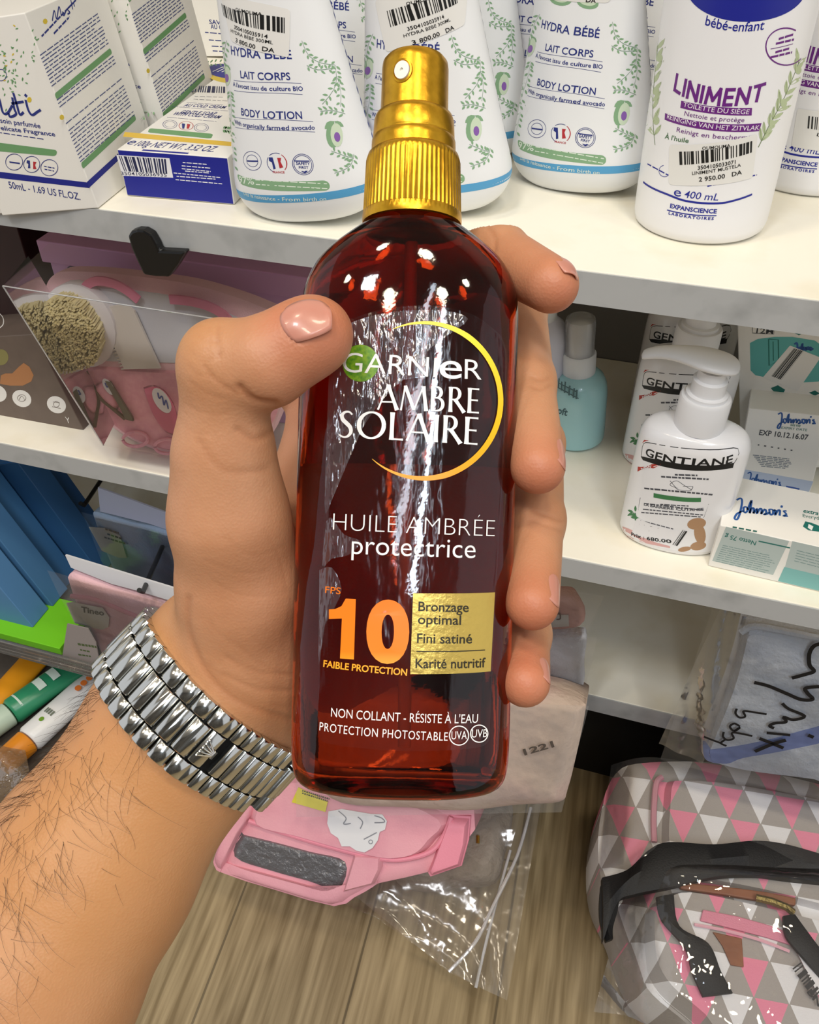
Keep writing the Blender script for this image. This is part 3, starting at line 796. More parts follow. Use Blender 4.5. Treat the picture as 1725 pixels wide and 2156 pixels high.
# ------------------------------------------------------------------ steel watch bracelet round the wrist
def build_watch(bvh):
    steel = mat('steel', (.82, .82, .80), .15, metal=1.0, bump=(900, .05, .0003))
    dark = mat('steel_gap', (.16, .16, .16), .4, metal=1.0)
    # axis of the wrist in the held frame (mm)
    c0 = Vector(P3(425, 1482, .2395)); ax = Vector((.68, -.73, 0.06)).normalized()
    e1 = Vector((0, 0, -1)); e1 = (e1-ax*e1.dot(ax)).normalized(); e2 = ax.cross(e1)   # e1 to the viewer
    def surf(a, s):
        """point on the skin at angle a round the wrist, s mm along it"""
        d = e1*math.cos(a)+e2*math.sin(a); o = c0+ax*s
        hit = bvh.ray_cast(o+d*60, -d, 60)[0]
        return (hit-o).length if hit is not None else 24.
    NA = 180; rad = np.array([max(surf(2*pi*k/NA, s) for s in (-9, -3, 3, 9)) for k in range(NA)])
    for _ in range(14): rad = .5*rad+.25*(np.roll(rad, 1)+np.roll(rad, -1))
    rad += 1.5
    def pt(a, s, o=0.0):
        x = (a/(2*pi)*NA) % NA; i = int(x); f = x-i; r = rad[i % NA]*(1-f)+rad[(i+1) % NA]*f
        return c0+ax*s+(e1*math.cos(a)+e2*math.sin(a))*(r+o)
    root = empty('watch_bracelet', CAMM, 'polished steel link bracelet with a small crown on its clasp, worn round the wrist', 'watch bracelet', None)
    # arc length table
    A = np.linspace(-pi, pi, 721); P = [np.array(pt(a, 0)) for a in A]; S_ = np.concatenate([[0], np.cumsum([np.linalg.norm(P[i+1]-P[i]) for i in range(720)])])
    s0 = np.interp(0, A, S_)
    ang = lambda s: float(np.interp(s+s0, S_, A))
    L = S_[-1]
    def link_mesh(s, ln, w0, w1, th=1.5, dom=1.0):
        """a link ln mm long round the wrist at arc length s, between w0 and w1 across, rounded over its length"""
        mb = MB(); rs = []
        n = 10
        prof = [(-.5, -1.4), (-.5, -.2)]+[(-.5*math.cos(pi*k/n), dom*math.sin(pi*k/n)**.75) for k in range(n+1)]+[(.5, -.2), (.5, -1.4)]
        for w, k in ((w0, .86), (w0+.25, 1.), (w1-.25, 1.), (w1, .86)):
            rs.append([pt(ang(s+q*ln), w, (o*k if o > 0 else o))/1000 for q, o in prof])
        mb.rings(rs); return mb
    pitch = 5.3
    clasp0, clasp1 = CLASP
    s = -L/2+pitch/2
    k = 0
    while s < L/2-pitch/2:
        if not (clasp0 < s < clasp1):
            obj('center_link', link_mesh(s, pitch*.93, -4.6, 4.6, dom=1.7), steel, root)
            obj('side_link', link_mesh(s+pitch/2, pitch*.93, -9.8, -5.0, dom=1.6), steel, root)
            obj('side_link', link_mesh(s+pitch/2, pitch*.93, 5.0, 9.8, dom=1.6), steel, root)
        s += pitch; k += 1
    # folding clasp: narrower links, one plate with the raised crown
    p2 = 3.7; s = clasp0+3.2; i = 0
    pl = obj('clasp_plate', link_mesh(clasp0+2.6, 4.2, -4.6, 4.6, dom=1.0), steel, root)
    while s < clasp1-1.0:
        if i >= 1: obj('clasp_link', link_mesh(s+2.1, p2*.92, -4.6, 4.6, dom=1.0), steel, root)
        obj('clasp_link', link_mesh(s, p2*.92, -9.8, -5.0, dom=1.0), steel, root); obj('clasp_link', link_mesh(s, p2*.92, 5.0, 9.8, dom=1.0), steel, root)
        s += p2; i += 1
    cr = MB()
    for j in range(5):
        f = (j-2)/2
        a0 = (clasp0+4.4, f*.5); a1 = (clasp0+1.4, f*2.3)
        pts = [pt(ang(a0[0]+(a1[0]-a0[0])*t), a0[1]+(a1[1]-a0[1])*t, 1.25)/1000 for t in np.linspace(0, 1, 5)]
        cr.tube(pts, .00030, 8, .00018)
        c = pts[-1]; rs = []
        for q in range(5):
            th = pi*q/4; rs.append([c+Vector((.00042*math.sin(th)*math.cos(u), .00042*math.sin(th)*math.sin(u), .00042*math.cos(th))) for u in [2*pi*v/8 for v in range(8)]])
        cr.rings(rs)
    cr.tube([pt(ang(clasp0+4.6), t, 1.2)/1000 for t in np.linspace(-1.1, 1.1, 5)], .0004, 8)
    obj('crown_emblem', cr, steel, pl)
    # inner band that hides the skin between links
    G = [[pt(a, w, -.9)/1000 for w in (-9.2, -4.8, 4.8, 9.2)] for a in np.linspace(-pi, pi, 121)[:-1]]
    obj('inner_band', MB().grid([[tuple(p) for p in r] for r in G], closeu=True), dark, root, solid=.0005)
    return root
CLASP = (6.5, 36)
# ------------------------------------------------------------------ the shop: floor, shelving, wall, ceiling
ZU, ZM, ZB = 0.638, 0.428, 0.190           # upper faces of the three shelves
YF = 0.4486                                # their front edges
XL, XR = -1.1, 0.95
YBU, YBM = 0.83, 0.72
def build_setting():
    m = bpy.data.materials.new('floor_planks'); m.use_nodes = True; nt = m.node_tree; b = nt.nodes['Principled BSDF']
    tc = nt.nodes.new('ShaderNodeTexCoord'); mp = nt.nodes.new('ShaderNodeMapping'); mp.inputs['Rotation'].default_value = (0, 0, math.radians(FLOOR_ROT))
    nt.links.new(tc.outputs['Object'], mp.inputs[0])
    br = nt.nodes.new('ShaderNodeTexBrick'); br.inputs['Scale'].default_value = 1.0; br.inputs['Brick Width'].default_value = .9; br.inputs['Row Height'].default_value = .130
    br.inputs['Mortar Size'].default_value = .0011; br.inputs['Color1'].default_value = (.86, .86, .86, 1); br.inputs['Color2'].default_value = (1, 1, 1, 1); br.inputs['Mortar'].default_value = (.12, .12, .12, 1)
    nt.links.new(mp.outputs[0], br.inputs[0])
    m2 = nt.nodes.new('ShaderNodeMapping'); m2.inputs['Scale'].default_value = (.9, 6.0, 1.0); nt.links.new(mp.outputs[0], m2.inputs[0])
    n0 = nt.nodes.new('ShaderNodeTexNoise'); n0.inputs['Scale'].default_value = 2.2; n0.inputs['Detail'].default_value = 3; nt.links.new(m2.outputs[0], n0.inputs['Vector'])
    wv = nt.nodes.new('ShaderNodeMath'); wv.operation = 'MULTIPLY'; wv.inputs[1].default_value = 70.0; nt.links.new(n0.outputs['Fac'], wv.inputs[0])
    sn = nt.nodes.new('ShaderNodeMath'); sn.operation = 'SINE'; nt.links.new(wv.outputs[0], sn.inputs[0])
    m3 = nt.nodes.new('ShaderNodeMapping'); m3.inputs['Scale'].default_value = (1.2, 26.0, 1.0); nt.links.new(mp.outputs[0], m3.inputs[0])
    n1 = nt.nodes.new('ShaderNodeTexNoise'); n1.inputs['Scale'].default_value = 6; n1.inputs['Detail'].default_value = 6; nt.links.new(m3.outputs[0], n1.inputs['Vector'])
    ad = nt.nodes.new('ShaderNodeMath'); ad.operation = 'MULTIPLY_ADD'; ad.inputs[1].default_value = .06; nt.links.new(sn.outputs[0], ad.inputs[0]); nt.links.new(n1.outputs['Fac'], ad.inputs[2])
    cr = nt.nodes.new('ShaderNodeValToRGB'); nt.links.new(ad.outputs[0], cr.inputs[0])
    cr.color_ramp.elements[0].position = .30; cr.color_ramp.elements[0].color = (*srgb('7d6b4b'), 1); cr.color_ramp.elements[1].position = .70; cr.color_ramp.elements[1].color = (*srgb('b09d79'), 1)
    mx = nt.nodes.new('ShaderNodeMix'); mx.data_type = 'RGBA'; mx.blend_type = 'MULTIPLY'; mx.inputs[0].default_value = .6
    nt.links.new(cr.outputs[0], mx.inputs[6]); nt.links.new(br.outputs[0], mx.inputs[7]); nt.links.new(mx.outputs[2], b.inputs['Base Color']); b.inputs['Roughness'].default_value = .5
    fl = obj('floor', MB().box(-2.2, 2.2, -2.4, .98, -.03, 0), m, smooth=False); fl['kind'] = 'structure'
    w = obj('wall_back', MB().box(-2.2, 2.2, .98, 1.05, 0, 2.55), mat('wall_paint', 'cfcac0', .8), smooth=False); w['kind'] = 'structure'
    c = obj('ceiling', MB().box(-2.2, 2.2, -2.4, 1.05, 2.55, 2.6), mat('ceiling_paint', 'b9b6b0', .85), smooth=False); c['kind'] = 'structure'
    w2 = obj('wall_unseen', MB().box(-2.2, 2.2, -2.45, -2.4, 0, 2.55), mat('wall_unseen_dark', '5a5650', .8, noise=(3, '3c3a38', .4, .6)), smooth=False); w2['kind'] = 'structure'  # unseen wall, added dark to deepen the reflections
    # shelving
    white = mat('shelf_white', 'f3efe0', .42, noise=(24, 'e9e2cb', .5, .85, 8), bump=(180, .06, .001))
    edge = mat('shelf_edge_shade', 'b2b4b4', .55, noise=(40, '9a9c9c', .5, .8, 8), bump=(120, .15, .001))  # shade of the front edges painted in as grey
    for z, y0, y1, t, lab in ((ZU, YF, YBU-.001, .0195, 'upper white shelf with worn front edge, shade painted in grey, behind the gold cap'), (ZM, YF, YBM-.001, .0180, 'middle white shelf with chipped yellowed edge, level with the fingers'), (ZB, .527, YBM-.001, .022, 'lowest greyish shelf above the black shaded gap')):
        s = empty('shelf', Matrix.Translation((0, y0, z-t)), lab, 'shelf', None)
        obj('shelf_board', MB().box(XL, XR, .0006, y1-y0, 0, t), white, s, smooth=False, bevel=.0006)
        obj('front_edge', MB().box(XL, XR, -.0006, .0006, 0, t-.0006), edge, s, smooth=False)
    def slab(name, x0, x1, y0, y1, z0, z1, m, label=None, cat=None):
        o = obj(name, MB().box(x0-(x0+x1)/2, x1-(x0+x1)/2, 0, y1-y0, 0, z1-z0), m, smooth=False); o.location = ((x0+x1)/2, y0, z0)
        if label: tag(o, label, cat)
        else: o['kind'] = 'structure'
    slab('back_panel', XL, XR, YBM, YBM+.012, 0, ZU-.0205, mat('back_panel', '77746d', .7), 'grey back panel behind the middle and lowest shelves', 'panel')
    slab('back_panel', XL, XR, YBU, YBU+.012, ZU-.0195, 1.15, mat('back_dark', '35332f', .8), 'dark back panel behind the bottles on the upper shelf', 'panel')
    slab('shade_board', XL, XR, .575, .59, 0, ZB-.0225, mat('gap_shade_black', '0c0c0d', .6), 'black board standing in for the shade under the lowest shelf', 'panel')  # black board stands in for the shade in the gap below the shelf
    slab('trim_1', XL-.017, XL-.001, YF+.02, YBM-.002, 0, 1.15, white); slab('trim_2', XR+.001, XR+.017, YF+.02, YBM-.002, 0, 1.15, white)
FLOOR_ROT = -94
# ------------------------------------------------------------------ goods on the upper shelf
CARD = mat('white_card', 'eeece6', .42)
NAVY, GREEN, PURPLE = '27337f', '7fae84', '6d2583'
def dup(root, M, label=None, group=None, skip=()):
    r = root.copy(); COL.objects.link(r); r.matrix_world = M
    if label: r['label'] = label
    if group: r['group'] = group
    for ch in list(root.children):
        if ch.name.split('.')[0] in skip: continue
        c = ch.copy(); COL.objects.link(c); c.parent = r
        for g2 in ch.children:
            d = g2.copy(); COL.objects.link(d); d.parent = c
    return r
def parts(parent, **kw):
    """named printed parts: name=(MB, material)"""
    for k, (mb, m) in kw.items():
        if mb.v: obj(k, mb, m, parent)
def ellsurf(M, av, bv, a0):
    """oval bottle side: u metres round from the front, v up"""
    return Surf(M, lambda u, v: (av(v)*math.sin(u/a0), -bv(v)*math.cos(u/a0), v))
def interp(tab):
    zs = [t[0] for t in tab]; rs = [t[1] for t in tab]
    return lambda z: float(np.interp(z, zs, rs))
def smoothtab(tab, n=6):
    q = smooth_path([np.array(t, float) for t in tab], n); return [(p[0], p[1]) for p in q]
def avocado(G, LG, P, S, x, y, s, g, rot=0):
    leaf(G, S, (x+2*s, y-26*s), 150+rot, 26*s, 14*s, g); leaf(G, S, (x+2*s, y-26*s), 40+rot, 20*s, 10*s, g)
    disc_print(G, S, (x-8*s, y+2*s), 13*s, 25*s, 18, 8e-5, g, 12+rot); disc_print(LG, S, (x, y+2*s), 12*s, 24*s, 18, 1.1e-4, g, 10+rot); disc_print(P, S, (x, y+6*s), 6*s, 10*s, 14, 1.5e-4, g, 8+rot)
def price_label(parent, S, quad, bq, head, num, nm, price, seed, g=(0., .06), rad=.04):
    st = MB(); patch(st, S, quad, 2.0e-4, (8, 8), rad); o = obj('price_label', st, mat('paper_label', 'e9e8e4', .35), parent)
    k = MB(); barcode(k, S, bq, 38, seed, 3.2e-4)
    for tx, a, b, h, bo in ((head[0], head[1], head[2], 6.5, .01), (num[0], num[1], num[2], 8, .012), (nm[0], nm[1], nm[2], 7, .004), (price[0], price[1], price[2], 9, .014)):
        text(k, S, tx, a, b, h, bo, 2, g=g, off=3.4e-4)
    line(k, S, [(head[1][0], head[1][1]+2), (head[2][0], head[2][1]+2)], 2.5e-4, 3.4e-4, g, sub=1)
    obj('label_print', k, ink('191919'), o); return o
LOT_A = [(0, .0295), (.0015, .0338), (.006, .0398), (.013, .0440), (.022, .0452), (.045, .0410), (.075, .0360), (.105, .0313), (.13, .0280), (.15, .0258), (.158, .0235), (.164, .018), (.166, .0135)]
def make_lotion():
    M = stand(1196, 418, ZU, -9, -4.5, .026)
    root = empty('lotion_bottle', M, 'white body lotion bottle without price label, right of the gold cap', 'lotion bottle', 'white baby lotion bottles with avocado sprigs')
    ta = smoothtab(LOT_A); av = interp(ta); bv = lambda z: av(z)*.60
    obj('bottle', MB().lathe([(r, z) for z, r in [(0, .02)]+[t for t in ta]], 176, 1, .60, ex=2.25), mat('lotion_white', 'eef0f2', .32, sss=.0), root, subsurf=0)
    obj('cap', MB().lathe([(.0125, .166), (.0128, .170), (.019, .171), (.0195, .174), (.0185, .196), (.017, .1975)], 40), mat('lotion_cap', 'e8ecf0', .3), root)
    S = Surf(M, lambda u, v: (av(v)*spow(math.sin(u/.036), .889), -av(v)*.60*spow(math.cos(u/.036), .889), v)); g = (0., .05)
    T = MB()
    text(T, S, 'HYDRA BÉBÉ', (1140, 58), (1262, 80), 18, .012, 3, g=g); text(T, S, 'LAIT CORPS', (1148, 106), (1249, 121), 15, .012, 3, g=g)
    text(T, S, 'A l\'avocat issu de culture BIO', (1128, 120), (1269, 145), 9, .014, g=g); text(T, S, 'BODY LOTION', (1131, 179), (1254, 200), 15, .012, 3, g=g)
    text(T, S, 'With organically farmed avocado', (1112, 194), (1274, 224), 9, .014, g=g); text(T, S, '300mL - 10.14 US FL.OZ.', (1092, 365), (1284, 396), 14, .006, 3, g=g)
    for a, b in (((1132, 109), (1269, 130)), ((1128, 129), (1266, 152)), ((1112, 180), (1274, 208)), ((1111, 201), (1273, 229))): line(T, S, [a, ((a[0]+b[0])/2, (a[1]+b[1])/2+1), b], 2e-4, g=g)
    for c, r in (((1131, 271), 19), ((1131, 271), 12), ((1233, 290), 21), ((1233, 290), 18)): ring_print(T, S, c, r, 2.6e-4, g=g)
    text(T, S, 'SAFETY', (1219, 289), (1247, 293), 6, .02, g=g); text(T, S, 'FIRST', (1223, 297), (1242, 300), 5, .02, g=g); line(T, S, [(1217, 281), (1248, 285)], 6e-4, g=g); line(T, S, [(1120, 270), (1143, 273)], 8e-4, g=g); poly(T, S, [(1226, 303), (1233, 308), (1240, 304), (1236, 303), (1233, 305), (1229, 303)], g=g)
    poly(T, S, [(1167, 268), (1175, 269), (1176, 292), (1171, 293), (1172, 275), (1166, 275)], g=g, rows=1); ring_print(T, S, (1181, 281), 20, 3e-4, a0=120, a1=220, g=g); ring_print(T, S, (1181, 281), 20, 3e-4, a0=235, a1=300, g=g)
    Rr = MB(); poly(Rr, S, [(1184, 271), (1192, 272), (1189, 279), (1192, 291), (1184, 292)], g=g, rows=1); ring_print(Rr, S, (1181, 281), 20, 3e-4, a0=-50, a1=50, g=g); text(Rr, S, 'FRANCE', (1168, 300), (1192, 303), 4, .02, g=g)
    G, LG, P, St, B, Wt, Sd = MB(), MB(), MB(), MB(), MB(), MB(), MB()
    patch(G, S, [(1093, 313), (1276, 348), (1277, 327), (1090, 292)], 7e-5, (12, 6), .09)
    text(Wt, S, '97%', (1092, 311), (1124, 318), 14, .01, 3, g=g)
    dashes(Wt, S, [((1128, 309), (1272, 334)), ((1127, 318), (1272, 344))], 5e-4, g, (8, 22), 3)
    vb = S.uv(1240, 358, *g)[1]
    B.grid([[S.loc(.036*t, vb+dv, 7e-5) for dv in (-.0023, 0, .0023)] for t in np.linspace(-1.62, 1.62, 60)])
    text(Wt, S, 'Dès la naissance - From birth on', (1096, 336), (1262, 367), 8, .006, g=g, off=1.6e-4)
    for pts, n in (([(1290, 46), (1296, 75), (1315, 93), (1342, 101)], 7), ([(1288, 96), (1308, 107), (1335, 107)], 4), ([(1343, 101), (1335, 140), (1300, 176)], 7), ([(1340, 200), (1315, 190), (1293, 190)], 5), ([(1336, 290), (1320, 283), (1296, 270)], 5), ([(1338, 282), (1325, 305), (1292, 315)], 6), ([(1340, 120), (1342, 150), (1334, 185)], 5),
                   ([(1137, 30), (1124, 55), (1114, 75)], 5), ([(1118, 128), (1110, 170), (1092, 230)], 9), ([(1100, 140), (1094, 190), (1084, 240)], 6), ([(1096, 236), (1086, 285)], 4)):
        sprig(St, G, S, pts, n, 10, 4.5, 3e-4, g)
    avocado(G, LG, P, S, 1314, 238, 1.0, g); avocado(G, LG, P, S, 1117, 98, .85, g, 8)
    disc_print(G, S, (1181, -3), 24, 15, off=7e-5, g=g, rot=8); disc_print(LG, S, (1181, -6), 19, 11, off=1.1e-4, g=g, rot=8); disc_print(G, S, (1238, 6), 23, 13, off=7e-5, g=g, rot=10); disc_print(LG, S, (1238, 3), 18, 9, off=1.1e-4, g=g, rot=10)
    for k in range(17):
        v0 = .012+.0062*k
        Sd.grid([[S.loc(.036*t, v0+.010*(t-1.62)+dv, 9e-5) for dv in (0, .0032)] for t in np.linspace(1.68, 2.5, 9)])
    parts(root, navy_lettering=(T, ink(NAVY)), red_print=(Rr, ink('b8323a')), green_print=(G, ink('87ae87')), pale_green_print=(LG, ink('cfe0c6')), purple_print=(P, ink('8a5fb0')), stem_print=(St, ink('7d9c84')), blue_band=(B, ink('57a5d6')), white_print=(Wt, ink('e4efe2')), side_stripes=(Sd, ink('2a3a8c')))
    return root, S, av
def lotion_row():
    proto, S, av = make_lotion()
    def fn_for(M): return Surf(M, S.fn)
    g = 'white baby lotion bottles with avocado sprigs'
    M1 = stand(634, 486, ZU, 3, -7.5, .026); o1 = dup(proto, M1, 'white lotion bottle with curled price label, standing right beside the blue ended soap box')
    S1 = fn_for(M1)
    price_label(o1, S1, [(488, 86), (608, 121), (611, 20), (461, -30)], [(472, 33), (600, 70), (600, 37), (467, 7)], ('OUMOUMA', (497, 22), (553, 33)), ('3504105035914', (494, 60), (564, 81)), ('HYDRA BEBE 300ML', (487, 67), (575, 93)), ('3 800.00   DA', (497, 88), (578, 111)), 3)
    M2 = stand(906, 468, ZU, 4, -6.2, .026); o2 = dup(proto, M2, 'white lotion bottle with tilted price label, directly behind the gold sprayer cap')
    S2 = fn_for(M2)
    price_label(o2, S2, [(814, 110), (978, 52), (985, -40), (790, 0)], [(823, 57), (964, 6), (958, -24), (815, 23)], ('OUMOUMA', (856, 11), (916, -4)), ('3504105035914', (859, 65), (936, 38)), ('HYDRA BEBE 300ML', (851, 79), (949, 44)), ('3 800,00   DA', (869, 94), (957, 61)), 3)
    S3 = S
    st = MB(); patch(st, S3, [(1128, -14), (1288, 6), (1292, -60), (1130, -80)], 2e-4, (8, 8), .06); o = obj('price_label', st, MATS['paper_label'], proto)
    k = MB(); text(k, S3, 'DA', (1234, 4), (1255, 6), 9, .016, g=(0, .1), off=3.4e-4); obj('label_print', k, ink('191919'), o)
    proto['label'] = 'white lotion bottle whose front text shows in full, between gold cap and purple lettered bottle'
    for (px, py, yaw, lean, lab) in ((722, 330, 2, -3, 'shaded white second row lotion bottle between the two front bottles left of the cap'),
                                     (966, 345, 3, -3, 'white lotion bottle in the second row, showing its avocado edge right of the gold cap'),
                                     (1128, 322, 6, -3, 'dark shaded lotion bottle in the second row, a sliver left of the fully shown one'),
                                     (1302, 318, -4, -3, 'shaded lotion bottle in the second row, a sliver beside the purple lettered bottle')):
        dup(proto, stand(px, py, ZU, yaw, lean, .024), lab, skip=('price_label',))
MONO = {'L': (.42, [[(0, 1), (0, 0), (.42, 0)]]), 'I': (.0, [[(0, 1), (0, 0)]]), 'N': (.62, [[(0, 0), (0, 1), (.62, 0), (.62, 1)]]), 'M': (.80, [[(0, 0), (.06, 1), (.40, .25), (.74, 1), (.80, 0)]]),
        'E': (.42, [[(.42, 1), (0, 1), (0, 0), (.42, 0)], [(0, .5), (.38, .5)]]), 'T': (.56, [[(0, 1), (.56, 1)], [(.28, 1), (.28, 0)]])}
def mono(mb, S, s, a, b, h, w, g, arc=0., gap=.30):
    """round pen capitals of one stroke width"""
    A = S.uv(*a, *g); B = S.uv(*b, *A); d = B-A; L = np.linalg.norm(d); ex = d/L; ey = np.array([-ex[1], ex[0]])
    q0 = S.uv((a[0]+b[0])/2, (a[1]+b[1])/2, *((A+B)/2)); q1 = S.uv((a[0]+b[0])/2, (a[1]+b[1])/2-h, *q0); H = abs((q1-q0) @ ey)
    tot = sum(MONO[c][0] for c in s)+gap*(len(s)-1); k = L/tot; x = 0
    for c in s:
        for st in MONO[c][1]:
            for p, q in zip(st[:-1], st[1:]):
                pts = []
                for t in np.linspace(0, 1, 7):
                    e = np.array(p)*(1-t)+np.array(q)*t; T = (x+e[0])*k; z = T/L-.5; pts.append(A+ex*T+ey*(e[1]*H+arc*(1-4*z*z)))
                dd = pts[-1]-pts[0]; dd /= np.linalg.norm(dd); nn = np.array([-dd[1], dd[0]])
                pts[0] = pts[0]-dd*w*.45; pts[-1] = pts[-1]+dd*w*.45
                mb.grid([[S.loc(*(u-nn*w/2), 1.3e-4), S.loc(*(u+nn*w/2), 1.3e-4)] for u in pts])
        x += MONO[c][0]+gap
def make_liniment():
    M = stand(1457, 520, ZU, -2, -1.2, .0372)
    root = empty('liniment_bottle', M, 'large white cleansing bottle with purple lettering and price label, front right on upper shelf', 'bottle', 'white bottles with purple lettering')
    r = .0378; dm = .95
    obj('bottle', MB().lathe([(.030, 0), (.0350, .0004), (.0368, .002), (.0377, .006), (.0378, .015), (.0378, .165), (.0372, .175), (.034, .185), (.026, .194), (.0165, .199)], 176, 1, dm), mat('liniment_white', 'f0f0f2', .38), root)
    obj('cap', MB().lathe([(.017, .198), (.0185, .199), (.0185, .215), (.017, .217)], 36), MATS['lotion_cap'], root)
    S = Surf(M, lambda u, v: (r*math.sin(u/r), -r*dm*math.cos(u/r), v)); g = (0, .05)
    N, P, T, Gn, OL, OS = MB(), MB(), MB(), MB(), MB(), MB()
    disc_print(N, S, (1572, -26), 126, 72, 60, 8e-5, g, rows=16)
    text(N, S, 'bébé-enfant', (1485, 52), (1608, 62), 21, .008, 3, g=g, arc=-.0012)
    text(N, S, 'e', (1419, 412), (1434, 414), 19, .004, 3, g=g); text(N, S, '400 mL', (1440, 415), (1512, 422), 15, .002, 3, g=g, shear=.15)
    line(N, S, [(1355, 383), (1400, 407), (1445, 423), (1513, 428), (1550, 421), (1584, 409)], .0011, g=g)
    text(N, S, 'EXPANSCIENCE', (1411, 437), (1509, 449), 9, .03, g=g); line(N, S, [(1405, 442), (1457, 452), (1509, 454)], .0006, g=g); text(N, S, 'LABORATOIRES', (1408, 451), (1503, 463), 6, .03, g=g, space=1.3)
    ring_print(N, S, (1400, 360), 12, 3e-4, g=g, a0=60, a1=260); dashes(N, S, [((1364, 345), (1408, 369))], 7e-4, g, (8, 14), 3); dashes(N, S, [((1490, 392), (1594, 368)), ((1487, 384), (1560, 376))], 7e-4, g, (8, 16), 3)
    mono(P, S, 'LINIMENT', (1421, 189), (1603, 209), 33, .0016, g, -.0030)
    patch(P, S, [(1433, 227), (1583, 243), (1584, 227), (1435, 212)], 8e-5, (14, 2)); patch(P, S, [(1400, 252), (1599, 276), (1604, 259), (1401, 238)], 8e-5, (16, 2))
    text(P, S, 'Nettoie et protège', (1441, 243), (1567, 257), 10, .0, g=g); text(P, S, 'Reinigt en beschermt', (1425, 277), (1580, 293), 10, 0, g=g)
    ring_print(P, S, (1655, 98), 42, 6e-4, 39, g=g, a0=40, a1=300); dashes(P, S, [((1640, 82), (1672, 72)), ((1634, 92), (1672, 83)), ((1633, 110), (1662, 102)), ((1622, 121), (1668, 110))], 1e-3, g, (10, 20), 2); line(P, S, [(1623, 103), (1670, 92)], 3e-4, g=g)
    text(T, S, 'TOILETTE DU SIÈGE', (1439, 224), (1577, 240), 10, .006, g=g, off=1.6e-4); text(T, S, 'REINIGING VAN HET ZITVLAK', (1405, 249), (1598, 273), 10, .006, g=g, off=1.6e-4)
    text(Gn, S, 'À l\'huile', (1400, 291), (1450, 301), 10, .01, g=g, shear=.1)
    for pts, n in (([(1386, 100), (1378, 170), (1375, 230), (1380, 305)], 9), ([(1683, 130), (1652, 205), (1622, 260), (1597, 310)], 10)):
        line(OS, S, pts, 5e-4, g=g); Q = smooth_path(pts, 12)
        for k in range(n):
            i = int((k+.4)/n*(len(Q)-2)); d = Q[i+1]-Q[i]; a = math.degrees(math.atan2(d[1], d[0]))+180
            for sg in (-1, 1):
                an = a+sg*rng.uniform(18, 38); leaf(OL, S, Q[i], an, rng.uniform(24, 34), 8, g)
                c, s = math.cos(math.radians(an)), math.sin(math.radians(an)); line(OS, S, [Q[i], (Q[i][0]+27*c, Q[i][1]+27*s)], 2.5e-4, 1.4e-4, g, sub=1)
            if k % 3 == 1: disc_print(OL, S, (Q[i][0]+6, Q[i][1]-3), 7, 9, 12, 1.2e-4, g)
    parts(root, navy_print=(N, ink('1c2593')), purple_print=(P, ink(PURPLE)), banner_lettering=(T, ink('efe6f2')), green_lettering=(Gn, ink('3e6b3f')), olive_leaves=(OL, ink('b9c7a0')), olive_stems=(OS, ink('6f8259')))
    price_label(root, S, [(1409, 388), (1585, 374), (1596, 281), (1410, 304)], [(1432, 347), (1584, 320), (1585, 296), (1431, 319)], ('OUMOUMA', (1479, 315), (1538, 309)), ('3504105033071', (1470, 357), (1549, 344)), ('LINIMENT MUSTELA', (1458, 368), (1560, 350)), ('2 950.00   DA', (1472, 382), (1562, 366)), 9)
    M2 = stand(1668, 415, ZU, -14, -1.2, .0372)
    o = dup(root, M2, 'second white bottle with purple lettering, cut off by the right edge of the photo', skip=('price_label',))
    S2 = Surf(M2, S.fn)
    st = MB(); patch(st, S2, [(1667, 308), (1760, 320), (1765, 235), (1680, 228)], 2e-4, (6, 6), .05); q = obj('price_label', st, MATS['paper_label'], o)
    k = MB(); barcode(k, S2, [(1701, 270), (1750, 276), (1752, 248), (1703, 244)], 14, 5, 3.2e-4); text(k, S2, 'LIN', (1720, 286), (1745, 290), 7, .01, g=(.02, .06), off=3.4e-4); obj('label_print', k, ink('191919'), q)
# cartons
def carton(name, M, sx, sy, sz, label, cat, group=None, m=None, part='carton'):
    root = empty(name, M, label, cat, group)
    obj(part, MB().box(*sx, *sy, *sz), m or CARD, root, smooth=False, bevel=.0006)
    return root
def faces(M, sx, sy, sz):
    x0, x1 = sx; y0, y1 = sy; z0, z1 = sz
    return dict(front=flat(M, (x0, y0, z0), (1, 0, 0), (0, 0, 1)), right=flat(M, (x1, y0, z0), (0, 1, 0), (0, 0, 1)), top=flat(M, (x0, y0, z1), (1, 0, 0), (0, 1, 0)), left=flat(M, (x0, y1, z0), (0, -1, 0), (0, 0, 1)))
def rows_between(tl, tr, bl, br, n, f0=0., f1=1., ragged=.0, seed=0):
    q = random.Random(seed); o = []
    for k in range(n):
        t = (k+.5)/n; a = np.array(tl)*(1-t)+np.array(bl)*t; b = np.array(tr)*(1-t)+np.array(br)*t
        e = f1-q.random()*ragged; o.append((a+(b-a)*f0, a+(b-a)*e))
    return o
